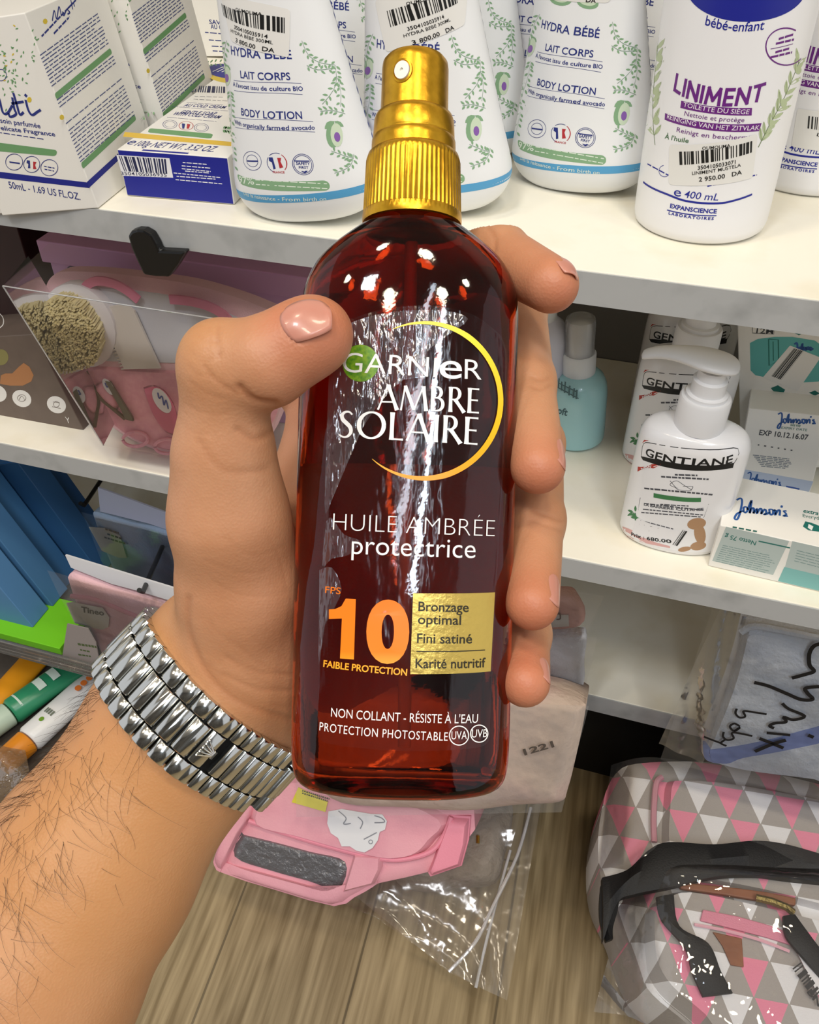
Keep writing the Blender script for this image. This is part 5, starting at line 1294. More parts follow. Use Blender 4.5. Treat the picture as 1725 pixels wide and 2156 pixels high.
    dup(root, stand(1413, 897, ZM, 2, .5, .0200), 'white pump bottle furthest back, mostly hidden under the upper shelf', skip=())
def make_teal():
    M = stand(1220, 953, ZM, 18, -4.5, .0205)
    root = empty('spray_bottle', M, 'small pale turquoise spray bottle with a clear cap, beside the fingers', 'spray bottle')
    r = [(.012, 0), (.0185, .0004), (.0223, .002), (.0228, .006), (.0228, .044), (.0219, .051), (.0196, .0565), (.0153, .0605), (.0110, .0625)]
    obj('bottle', MB().lathe(r, 120), mat('teal_plastic', 'a6d3d6', .25, sss=.10, coat=.2, sssr=(.004, .006, .006)), root)
    wh = mat('spray_white', 'dfe2e4', .4)
    obj('collar', MB().lathe([(.0115, .061), (.0128, .0618), (.0128, .0772), (.0118, .0785)], 40), wh, root)
    obj('spray_button', MB().lathe([(.0085, .078), (.0085, .098), (.0076, .1005), (.004, .1012)], 32), wh, root)
    obj('clear_cap', MB().lathe([(.0112, .0780), (.0112, .104), (.0106, .1062), (.009, .1070)], 40), film('cap_clear', 'f2f2f4', .30, .1, 60, .1, .001, .06), root)
    S = Surf(M, lambda u, v: (.0228*math.sin(u/.0228), -.0228*math.cos(u/.0228), v)); g = (0, .035); T = MB(); px = lambda x, y: (1140+x/2.949, 600+y/2.949)
    for a in ((112, 580, 106, 640), (128, 600, 126, 655), (150, 600, 145, 670), (178, 625, 172, 685), (205, 640, 200, 700), (222, 650, 218, 708)): line(T, S, [px(*a[:2]), px(*a[2:])], 1.2e-3, g=g, sub=1)
    for a in ((106, 638, 232, 705), (112, 610, 225, 665), (112, 640, 168, 668)): line(T, S, [px(*a[:2]), px(*a[2:])], 9e-4, g=g, sub=1)
    text(T, S, 'soft', px(84, 785), px(160, 812), 14, .03, g=g, shear=.2)
    parts(root, dark_lettering=(T, ink('3d5f66')))
    # pale bottle just left of it, mostly behind the fingers
    M2 = stand(1128, 935, ZM, 0, -4, .018)
    r2 = empty('lotion_tube', M2, 'pale lilac white bottle showing as a sliver between fingers and turquoise spray bottle', 'bottle')
    obj('bottle', MB().lathe([(.014, 0), (.0185, .001), (.0190, .004), (.0190, .085), (.0165, .096), (.010, .102)], 40), mat('pale_lilac', 'd9dae8', .35), r2)
    obj('cap', MB().lathe([(.0105, .101), (.0105, .122), (.0095, .124)], 32), wh, r2)
def johnson():
    S_BLUE, TEAL = '2d5a9e', '1f6f66'
    px = lambda x, y: (1140+x/2.949, 600+y/2.949)
    def script(mb, S, s, a, b, w, g):
        """flowing hand: Johnson's as strokes in a unit box, laid between two pixels"""
        A = np.array(a, float); d = np.array(b, float)-A; L = np.linalg.norm(d); e = d/L; nn = np.array([e[1], -e[0]])
        k = L/10.0
        for st in s: line(mb, S, [tuple(A+e*x*k+nn*y*k) for x, y in st], w, 1.3e-4, g, sub=4)
    JS = ([(0.2, 2.2), (.9, 2.6), (1.2, 2.0), (1.0, 0), (.6, -1.2), (.1, -1.1), (.5, -.2), (1.6, .4)], [(1.6, .4), (1.6, 1.0), (2.1, 1.1), (2.3, .5), (1.9, .05), (1.6, .4)], [(2.3, .6), (2.9, 2.4), (2.7, .05), (3.0, .9), (3.4, 1.0), (3.4, .05)], [(3.4, .05), (4.0, 1.0), (4.0, .05), (4.4, .9), (4.8, 1.0), (4.8, .05)], [(4.8, .1), (5.4, 1.0), (5.7, .4), (5.3, 0), (5.9, .2), (6.3, .6)], [(6.3, .6), (6.2, 1.0), (6.8, 1.0), (6.9, .3), (6.5, .05), (6.3, .5)], [(7.0, .8), (7.3, 1.0), (7.3, .05), (7.7, .9), (8.1, 1.0), (8.1, .05)], [(8.4, 1.9), (8.3, 1.5)], [(9.3, 1.0), (8.8, .9), (9.3, .4), (8.8, .05), (9.6, .1)])
    # lying carton at the front
    M = Matrix.Translation((0, 0, .0004)) @ stand(1491, 1192, ZM, -3, 0, 0); dims = ((0, .125), (0, .056), (0, .037))
    A = carton('soap_carton', M, *dims, 'white soap carton lying at the front right edge of the middle shelf', 'box', 'white and green soap cartons')
    Fc = faces(M, *dims); St, Sf = Fc['top'], Fc['front']; B, T, Gr, W = [MB() for _ in range(4)]; g = (.04, .02)
    script(B, St, JS, px(1200, 1412), px(1545, 1440), .0014, g); text(T, St, 'extra', px(1625, 1412), px(1720, 1430), 8, .02, g=g, shear=.2); text(T, St, 'Everyday', px(1625, 1442), px(1760, 1464), 7, .0, g=g)
    poly(T, St, [px(*q) for q in ((1640, 1468), (1680, 1478), (1790, 1520), (1780, 1540), (1660, 1524), (1625, 1500))], g=g); poly(W, St, [px(*q) for q in ((1660, 1485), (1690, 1500), (1680, 1525), (1655, 1508))], 1.6e-4, g)
    patch(Gr, Sf, [px(1062, 1712), px(1440, 1800), px(1540, 1590), px(1148, 1500)], 6e-5, (2, 2)); patch(Gr, Sf, [px(1500, 1800), px(1900, 1910), px(1960, 1680), px(1560, 1590)], 5e-5, (2, 2))
    text(T, Sf, 'Netto 75 g', px(1338, 1592), px(1145, 1545), 9, .01, g=g); line(T, Sf, [px(1350, 1590), px(1545, 1632)], .0010, g=g, sub=1); dashes(T, Sf, [(px(1340, 1530), px(1180, 1500))], 1.2e-3, g, (8, 12), 4)
    dk = MB(); dashes(dk, Sf, rows_between(px(1130, 1610), px(1500, 1690), px(1080, 1720), px(1430, 1800), 9, ragged=.25), 5e-4, g, (8, 22), 2, 4); dashes(dk, Sf, rows_between(px(1590, 1640), px(1800, 1690), px(1570, 1720), px(1800, 1780), 5, ragged=.2), 5e-4, g, (8, 22), 2, 5)
    Tl = MB(); patch(Tl, Sf, [px(1470, 1838), px(1900, 1940), px(1930, 1850), px(1510, 1750)], 8e-5, (2, 2))
    parts(A, blue_script=(B, ink(S_BLUE)), green_print=(T, ink(TEAL)), grey_panel=(Gr, ink('b5c2bf')), white_print=(W, ink('eef2ee')), small_print=(dk, ink('7f9a98')), teal_band=(Tl, ink('7fb9b6')))
    # standing carton behind it
    M = Matrix.Translation((0, 0, .0004)) @ stand(1547, 1026, ZM, -2, -5, 0); dims = ((0, .0520), (0, .030), (0, .070))
    Bx = carton('soap_carton', M, *dims, 'low white soap carton with a blue foot, standing behind the lying one', 'box', 'white and green soap cartons')
    S = faces(M, *dims)['front']; B, T, Gr, dk = [MB() for _ in range(4)]; g = (.02, .04)
    script(B, S, JS, px(1465, 858), px(1715, 862), .0011, g); text(T, S, 'baby soap', px(1548, 875), px(1610, 880), 6, .01, g=g); text(T, S, 'EXPIRY DATE', px(1490, 892), px(1650, 908), 5, .0, g=g)
    text(dk, S, 'EXP 10.12.16.07', px(1352, 930), px(1655, 962), 11, .02, g=g); dashes(dk, S, [(px(1345, 992), px(1580, 1030))], 1e-3, g, (3, 5), 10)
    gr = MB(); dashes(gr, S, rows_between(px(1310, 1050), px(1590, 1080), px(1370, 1130), px(1540, 1145), 7, ragged=.2), 8e-4, g, (6, 15), 2, 6)
    pb = MB(); patch(pb, S, [px(1205, 1245), px(1640, 1336), px(1690, 1220), px(1235, 1140)], 6e-5, (2, 2)); script(B, S, JS, px(1270, 1220), px(1500, 1250), .0010, g); patch(Gr, S, [px(1508, 1292), px(1590, 1308), px(1605, 1262), px(1522, 1245)], 1.2e-4, (2, 2))
    parts(Bx, blue_script=(B, ink(S_BLUE)), green_print=(T, ink(TEAL)), stamped_date=(dk, ink('4a4d52')), grey_print=(gr, ink('8d949c')), blue_foot=(pb, ink('b9c6dd')), blue_panel=(Gr, ink('3f5fa8')))
    # tall carton at the back
    M = Matrix.Translation((0, 0, .0004)) @ stand(1560, 985, ZM, -2, -14, 0); dims = ((0, .070), (0, .030), (0, .148))
    Cx = carton('soap_carton', M, *dims, 'tall white soap carton with turquoise oval and tilted price label, at the back', 'box', 'white and green soap cartons')
    S = faces(M, *dims)['front']; B, T, Tl, Rd, dk = [MB() for _ in range(5)]; g = (.03, .09)
    poly(Tl, S, [px(*q) for q in ((1296, 360), (1345, 335), (1450, 322), (1560, 322), (1700, 345), (1800, 420), (1800, 560), (1720, 600), (1600, 606), (1400, 575), (1330, 560), (1300, 530))], 6e-5, g, 4)
    for q in (((1425, 640), (1470, 622), (1515, 650), (1500, 678), (1450, 668)), ((1520, 720), (1560, 708), (1590, 718), (1560, 752), (1535, 745)), ((1605, 705), (1640, 704), (1690, 740), (1670, 745)), ((1595, 250), (1630, 235), (1668, 262), (1640, 278), (1600, 265)), ((1565, 295), (1600, 288), (1628, 300), (1600, 312)), ((1662, 668), (1700, 655), (1730, 672), (1700, 688))): poly(T, S, [px(*a) for a in q], 9e-5, g, 2)
    line(T, S, [px(*q) for q in ((1412, 335), (1472, 340), (1475, 470), (1415, 500), (1412, 335))], 8e-4, g=g, sub=1); line(T, S, [px(1440, 350), px(1442, 470)], 6e-4, g=g, sub=1)
    script(B, S, JS[:5], px(1570, 410), px(1760, 400), .0013, g); disc_print(Rd, S, px(1370, 205), 20, 12, g=g)
    line(dk, S, [px(*q) for q in ((1312, 255), (1450, 262), (1445, 305), (1312, 298), (1312, 255))], 4e-4, g=g, sub=1); text(dk, S, '12M', px(1335, 298), px(1440, 304), 11, .01, g=g)
    text(dk, S, 'Netto', px(1465, 680), px(1462, 765), 9, .004, g=g); text(dk, S, '75 g', px(1408, 685), px(1402, 755), 11, .004, g=g)
    pp = MB(); patch(pp, S, [px(1375, 575), px(1590, 660), px(1735, 450), px(1545, 375)], 1.8e-4, (4, 4), .03); barcode(dk, S, [px(1430, 565), px(1490, 588), px(1630, 410), px(1570, 392)], 14, 6, 2.8e-4)
    dashes(dk, S, [(px(1535, 590), px(1660, 460)), (px(1548, 555), px(1630, 465)), (px(1605, 575), px(1645, 525)), (px(1655, 495), px(1690, 485))], 8e-4, g, (6, 14), 2)
    parts(Cx, turquoise_oval=(Tl, ink('5fb3b0')), leaf_print=(T, ink(TEAL)), blue_script=(B, ink(S_BLUE)), red_print=(Rd, ink('b03048')), price_label=(pp, MATS['paper_label']), dark_print=(dk, ink('33363a')))
# ------------------------------------------------------------------ bottom shelf and floor
def bottom_left():
    tray = eroot('clear_tray', (-.6, .415, ZB), 'clear acrylic tray edge under the blue cartons at the left border', 'tray')
    Ftr = film('acrylic', 'dcd9d2', .16, .08, 12, .2, .004, .10)
    kid('tray_floor', MB().box(-.80, -.405, .415, .60, ZB+.0004, ZB+.003), Ftr, tray, smooth=False)
    kid('tray_lip', MB().box(-.80, -.405, .4115, .4148, ZB-.004, ZB+.016), Ftr, tray, smooth=False, bevel=.001)
    blue = mat('blue_card', '3f6fa6', .42)
    # slim blue cartons leaning to the left, the nearest first
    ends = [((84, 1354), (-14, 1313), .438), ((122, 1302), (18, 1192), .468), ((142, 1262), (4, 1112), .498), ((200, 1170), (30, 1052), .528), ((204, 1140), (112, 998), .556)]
    shade_cols = ['5585b5', '4a79a6', '40709c', '33608f', '2f5a8c']  # one card colour with shade painted in, darker towards the back
    def slim(i, px, py, Y, w, h, lean, lab):
        p = onY(px, py, Y); z = ZB+(.0134 if i < 2 else .0036)
        M = Matrix.Translation((p[0], Y, z)) @ Matrix.Rotation(math.radians(lean), 4, 'Y')
        c = eroot('carton', (p[0], Y, z), lab, 'box', 'slim blue cartons'); c.matrix_world = M
        obj('carton', MB().box(-w, 0, 0, .026, 0.0, h), mat('blue_card'+shade_cols[i], shade_cols[i], .42), c, smooth=False, bevel=.0008)
        obj('bright_top', MB().box(-w+.002, -.002, .001, .025, h, h+.0006), mat('blue_top', '2f7fd0', .4), c, smooth=False)  # thin sheet gives the carton a brighter blue top
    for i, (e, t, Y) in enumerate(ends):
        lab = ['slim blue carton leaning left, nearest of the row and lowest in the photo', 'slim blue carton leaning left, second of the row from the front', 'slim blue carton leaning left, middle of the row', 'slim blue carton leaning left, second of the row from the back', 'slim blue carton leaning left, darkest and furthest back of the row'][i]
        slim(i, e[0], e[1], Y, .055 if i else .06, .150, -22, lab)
    # green carton and grey card low in the tray
    gy = .4225
    p0, p1 = onY(-40, 1376, gy), onY(136, 1392, gy)
    g = eroot('carton', (p0[0], .4225, ZB+.0036), 'bright lime green carton lying under the blue cartons', 'box')
    kid('carton', MB().box(p0[0], p1[0], .4225, .480, ZB+.0036, ZB+.0130), mat('lime_card', '74c81e', .4), g, smooth=False, bevel=.0006)
    pl = Plane((-.5, .4175, ZB), (-.4, .4175, ZB), (-.5, .428, ZB+.06))
    gc = eroot('hang_card', pl(180, 1390), 'grey card with green lettering standing in the tray beside the lime carton', 'card')
    kid('card', prism(pl, [(132, 1384), (212, 1400), (203, 1352), (186, 1322), (143, 1312)], 0, .001), mat('grey_card', '8d8582', .6), gc, smooth=False)
    T = MB(); s = pl.surf(.001)
    for k, (a, b) in enumerate((((164, 1356), (203, 1362)), ((169, 1368), (190, 1372)), ((165, 1378), (192, 1382)))): text(T, s, ('NATUR', 'BIO', 'SOIN')[k], a, b, 9, .02, g=(0, .03), off=3e-4) if False else dashes(T, s, [(a, b)], .0026 if k == 0 else .0018, (0, .03), (4, 7), 1.5, k)
    kid('card_print', T, ink('4a5a36'), gc)
    # pink clothes pack
    pl = Plane((-.45, .430, ZB), (-.35, .430, ZB), (-.45, .452, .32))
    pk = eroot('clothes_pack', pl(240, 1370), 'clear bag of folded pink baby clothes with white header card above the bracelet', 'clothes pack', None)
    kid('folded_clothes', pillow(pl, [(143, 1216), (150, 1206), (170, 1206), (240, 1232), (330, 1262), (400, 1290), (420, 1420), (330, 1420), (232, 1388), (196, 1330), (160, 1262)], .014, .007, wob=.0003, seed=3), mat('pink_cloth', 'eec3cb', .9, bump=(500, .5, .002)), pk)
    kid('fold', MB().tube([pl(*q, .0072) for q in smooth_path([(150, 1255), (200, 1262), (270, 1290), (340, 1318)], 4)], .0022, 8), mat('pink_fold', 'e8a9b6', .9), pk)
    kid('header_card', prism(pl, [(143, 1164), (380, 1236), (372, 1262), (300, 1240), (240, 1224), (155, 1190)], .002, .004), mat('white_paper', 'd9dade', .5), pk, smooth=False)
    tg = kid('paper_tag', prism(pl, [(152, 1258), (166, 1256), (228, 1268), (242, 1288), (240, 1308), (226, 1314), (170, 1300)], .0085, .009), mat('cream_paper', 'd6d3ca', .6), pk, smooth=False)
    T = MB(); text(T, pl.surf(.009), 'Tineo', (172, 1288), (220, 1296), 11, .03, g=(0, .06), off=3e-4, shear=.2); kid('tag_print', T, ink('54564f'), pk)
    kid('clear_bag', sheet(pl, [(215, 1392), (430, 1440), (420, 1262), (116, 1186)], .0115, .0016, 4), FILM, pk)
    # blue clothes pack behind
    pl = Plane((-.45, .515, ZB), (-.35, .515, ZB), (-.45, .530, .34))
    bk = eroot('clothes_pack', pl(300, 1230), 'clear bag of folded pale blue baby clothes with cream tag, behind the pink one', 'clothes pack', None)
    kid('folded_clothes', pillow(pl, [(196, 1082), (206, 1078), (280, 1100), (385, 1130), (420, 1260), (340, 1262), (262, 1228), (228, 1170)], .014, .006, seed=4), mat('blue_cloth', 'a9bfdc', .9, bump=(500, .5, .002)), bk)
    kid('header_card', prism(pl, [(211, 1022), (380, 1084), (390, 1122), (320, 1098), (216, 1072)], .002, .004), mat('lilac_paper', 'c6cbe2', .5), bk, smooth=False)
    kid('paper_tag', prism(pl, [(197, 1100), (228, 1102), (262, 1118), (276, 1165), (258, 1164), (224, 1150)], .0075, .008), MATS['cream_paper'], bk, smooth=False)
    T = MB(); dashes(T, pl.surf(.008), [((222, 1114), (250, 1122)), ((226, 1124), (256, 1134)), ((220, 1131), (266, 1145))], .0022, (0, .08), (5, 9), 1.5); kid('tag_print', T, ink('5a554c'), bk)
    kid('clear_bag', sheet(pl, [(255, 1240), (430, 1280), (400, 1120), (185, 1066)], .010, .0012, 6), FILM, bk)
    # peg hooks
    for (a, ya, b, yb, lab) in (((360, 1110), .560, (301, 1246), .432, 'black peg hook above the pink clothes pack, nearer of the two'), ((212, 1012), .60, (177, 1064), .548, 'black peg hook beside the blue cartons, under the middle shelf')):
        A, Bp = onY(*a, ya), onY(*b, yb)
        topobj('peg_hook', MB().tube([A, (A+Bp)/2, Bp, Bp+np.array([0, -.004, .006])], .0022, 10), MATS['clip_black'], lab, 'hook', 'black peg hooks')
    # bin of tubes on the floor
    bz = .062
    bn = eroot('floor_bin', (-.66, .36, 0), 'dark low bin on the floor holding sun care tubes at the left border', 'bin')
    kid('bin_bottom', MB().box(-.86, -.42, .27, .52, .0, bz), mat('bin_grey', '5a524a', .7, noise=(30, '3c362f', .4, .7)), bn, smooth=False, bevel=.002)
    kid('bin_wall', MB().box(-.86, -.42, .52, .526, 0, .16), MATS['bin_grey'], bn, smooth=False)
    kid('bin_wall', MB().box(-.86, -.42, .264, .27, 0, .085), MATS['bin_grey'], bn, smooth=False)
    def tube_(name, a, b, Za, Zb, r, col, capcol, caplen, lab, cap_at_b=True, extra=None):
        A, Bp = onZ(*a, Za), onZ(*b, Zb); d = (Bp-A)/np.linalg.norm(Bp-A); L = np.linalg.norm(Bp-A)
        zup = np.array([0, 0, 1]); s = np.cross(zup, d); s /= np.linalg.norm(s); up = np.cross(d, s)
        M = frame(A, s, up, d)
        t = empty(name, M, lab, 'tube', 'sun care tubes')
        rr = []
        for z, w, h_ in ((0, r*1.25, .0012), (.012, r*1.2, r*.35), (L*.35, r*1.08, r*.75), (L-caplen-.004, r, r), (L-caplen-.001, r*.86, r*.86)): rr.append([(w*math.cos(q), h_*math.sin(q), z) for q in [2*pi*k/28 for k in range(28)]])
        obj('tube_body', MB().rings(rr), mat('tube_'+col, col, .3), t)
        obj('tube_cap', MB().lathe([(r*.84, L-caplen), (r*.92, L-caplen+.001), (r*.90, L-.002), (r*.8, L)], 30), mat('tubecap_'+capcol, capcol, .35), t)
        return t, M, r, L
    tube_('sun_tube', (88, 1372), (-60, 1540), bz+.018, bz+.018, .0145, 'e89a1e', 'e8e2d2', .02, 'orange tube behind the green one at the left border')
    t, M, r, L = tube_('sun_tube', (196, 1375), (-62, 1562), bz+.022, bz+.022, .0150, '2f8a62', 'b9cdb9', .045, 'green tube with pale cap, between the orange and the white one')
    S = Surf(M, lambda u, v: (r*math.sin(u/r), r*math.cos(u/r), v)); W = MB()
    for v in (.045, .062): W.grid([[S.loc(u, v+dv, 2e-4) for dv in (0, .009)] for u in np.linspace(-.006, .010, 7)])
    W.grid([[S.loc(u, .092+dv, 2e-4) for dv in (0, .0022)] for u in np.linspace(-.010, .012, 7)]); obj('white_print', W, ink('cfe0d4'), t)
    t, M, r, L = tube_('sun_tube', (232, 1402), (2, 1612), bz+.016, bz+.016, .0150, 'e4e4e2', 'e08a1a', .034, 'white tube with orange cap and green dot, beside the forearm')
    S = Surf(M, lambda u, v: (r*math.sin(u/r), r*math.cos(u/r), v)); O, Gd, K = MB(), MB(), MB()
    for k in range(3): ringp = [S.loc(.004+.0035*math.cos(q), .030+.008*k+.0035*math.sin(q), 3e-4) for q in np.linspace(0, 2*pi, 14)[:-1]]; O.add(ringp, [tuple(range(13))])
    Gd.add([S.loc(.002+.0025*math.cos(q), .094+.0028*math.sin(q), 3e-4) for q in np.linspace(0, 2*pi, 16)[:-1]], [tuple(range(15))])
    for k in range(4): K.grid([[S.loc(-.004+.003*k+du, .080+dv, 3e-4) for dv in (0, .006)] for du in (0, .0018)])
    parts(t, orange_print=(O, ink('d9742c')), green_dot=(Gd, ink('6f9a2c')), dark_lettering=(K, ink('6d7564')))
    pl = Plane((-.7, .30, .085), (-.5, .30, .085), (-.7, .40, .092))
    topobj('plastic_bag', sheet(pl, [(-120, 1800), (110, 1800), (60, 1590), (-120, 1570)], .012, .008, 9, (24, 24)), film('brown_film', '9a7f62', .45, .12, 60, .9, .006, .2), 'crumpled brownish plastic bag in the floor bin below the tubes', 'plastic bag')
def bottom_right():
    # clothes pack with marker writing
    pl = Plane((0.05, .472, ZB+.003), (.25, .472, ZB+.003), (.05, .520, .36))
    r = eroot('clothes_pack', pl(1540, 1600), 'white folded textile pack in a clear bag with black marker handwriting', 'clothes pack', None)
    white = mat('terry_white', 'eff1f5', .95, bump=(420, .5, .003), noise=(30, 'e0e5f0', .45, .75))
    kid('folded_textile', pillow(pl, [(1566, 1308), (1590, 1298), (1725, 1330), (1820, 1350), (1820, 1660), (1725, 1640), (1560, 1618), (1482, 1592), (1490, 1545), (1520, 1470), (1545, 1395)], .028, .012, edge=.16, seed=6), white, r)
    bl = mat('textile_blue', '8fa0d6', .95)
    kid('blue_stripe', pillow(pl, [(1480, 1560), (1560, 1548), (1640, 1530), (1760, 1500), (1780, 1530), (1650, 1562), (1560, 1578), (1520, 1592), (1486, 1584)], -.0115, .0126, edge=.1), bl, r)
    kid('folded_rim', MB().tube([pl(*q, .010) for q in smooth_path([(1560, 1330), (1590, 1318), (1660, 1330), (1760, 1350)], 4)], .003, 8), white, r)
    K = MB(); s = pl.surf(.0165); px = lambda x, y: (1160+x/3.053, 1200+y/3.053); g = (.05, .1)
    for st, w in (([(1740, 470), (1690, 490), (1662, 540), (1664, 610), (1692, 650), (1630, 672), (1550, 694)], .0030), ([(1308, 722), (1400, 745), (1520, 795), (1610, 832), (1684, 830), (1650, 790), (1640, 758), (1740, 748)], .0030), ([(1488, 856), (1530, 892), (1632, 938), (1560, 962), (1498, 944), (1512, 976), (1440, 984), (1408, 1002), (1436, 1016)], .0026), ([(1388, 1046), (1540, 1060)], .0024), ([(1342, 1082), (1420, 1112), (1496, 1144)], .0030), ([(1512, 1092), (1420, 1120), (1312, 1166)], .0030), ([(1655, 1060), (1690, 1075)], .0030),
                  ([(1388, 926), (1310, 914), (1240, 906), (1250, 940), (1215, 948), (1188, 920), (1196, 890)], .0018), ([(1216, 1004), (1180, 986), (1152, 1006), (1180, 1034), (1218, 1010), (1176, 1036)], .0018), ([(1296, 1066), (1170, 1044), (1176, 1080), (1136, 1092), (1108, 1070), (1112, 1040)], .0018), ([(1130, 1130), (1094, 1112), (1120, 1090)], .0018), ([(1094, 1112), (1040, 1092), (984, 1070)], .0018)):
        line(K, s, [px(*q) for q in st], w, 3e-4, g, sub=5)
    kid('marker_writing', K, ink('0e0f14', .4), r)
    kid('clear_bag', sheet(pl, [(1392, 1575), (1830, 1690), (1830, 1350), (1500, 1262)], .0150, .0012, 8, (20, 20)), FILM, r)
    kid('bag_corner', sheet(pl, [(1388, 1560), (1480, 1602), (1572, 1296), (1520, 1268)], .004, .003, 12, (14, 14)), FILMG, r)
    # pale packs behind the fingers
    pl = Plane((-.1, .50, ZB), (0, .50, ZB), (-.1, .52, .33))
    w = eroot('clothes_pack', pl(1180, 1470), 'white folded pack in a clear bag directly right of the little finger', 'clothes pack', None)
    kid('folded_textile', pillow(pl, [(1060, 1318), (1200, 1334), (1232, 1342), (1228, 1400), (1212, 1470), (1060, 1480)], .012, .006, seed=7), white, w)
    kid('clear_bag', sheet(pl, [(1050, 1490), (1222, 1486), (1262, 1330), (1050, 1310)], .008, .0012, 14), FILM, w)
    q = eroot('clothes_pack', pl(1180, 1320), 'small peach pink pack with cream label in a clear bag, under the middle shelf', 'clothes pack', None)
    kid('folded_textile', pillow(pl, [(1060, 1262), (1180, 1250), (1212, 1262), (1220, 1318), (1060, 1312)], .012, .006, seed=8), mat('peach_cloth', 'd8a79b', .9, bump=(500, .4, .002)), q)
    kid('paper_label', prism(pl, [(1130, 1284), (1200, 1284), (1201, 1308), (1130, 1312)], .0065, .0070), MATS['cream_paper'], q, smooth=False)
    T = MB(); line(T, pl.surf(.0072), [(1168, 1298), (1178, 1290), (1180, 1302), (1172, 1304)], .0012, 3e-4, (0, .1)); kid('label_print', T, ink('5a4636'), q)
    kid('clear_bag', sheet(pl, [(1050, 1330), (1235, 1328), (1276, 1240), (1050, 1205)], .009, .0016, 15), FILM, q)
    # beige pack hanging over the floor goods
    pl = Plane((-.2, .40, .205), (0, .40, .205), (-.2, .47, .29))
    b = eroot('clothes_pack', pl(900, 1700), 'large beige folded pack in cloudy plastic behind the bottle foot', 'clothes pack', None)
    kid('folded_textile', pillow(pl, [(640, 1560), (760, 1480), (1000, 1440), (1150, 1450), (1226, 1478), (1232, 1500), (1216, 1580), (1196, 1660), (1178, 1688), (1090, 1694), (980, 1706), (860, 1700), (720, 1690), (660, 1640)], .095, .016, edge=.35, seed=9, rows=12), mat('beige_cloth', 'c9b4a4', .85, bump=(60, .7, .006), noise=(14, 'c39d97', .40, .75, 3)), b)
    kid('cloudy_bag', sheet(pl, [(640, 1705), (1186, 1694), (1242, 1476), (640, 1450)], .0185, .0022, 16, (24, 20)), FILMG, b)
    kid('stamped_number', (lambda K: (text(K, pl.surf(.022), '1221', (1105, 1590), (1168, 1572), 13, .03, g=(.1, .05), off=5e-4), K)[1])(MB()), ink('4a4038'), b)
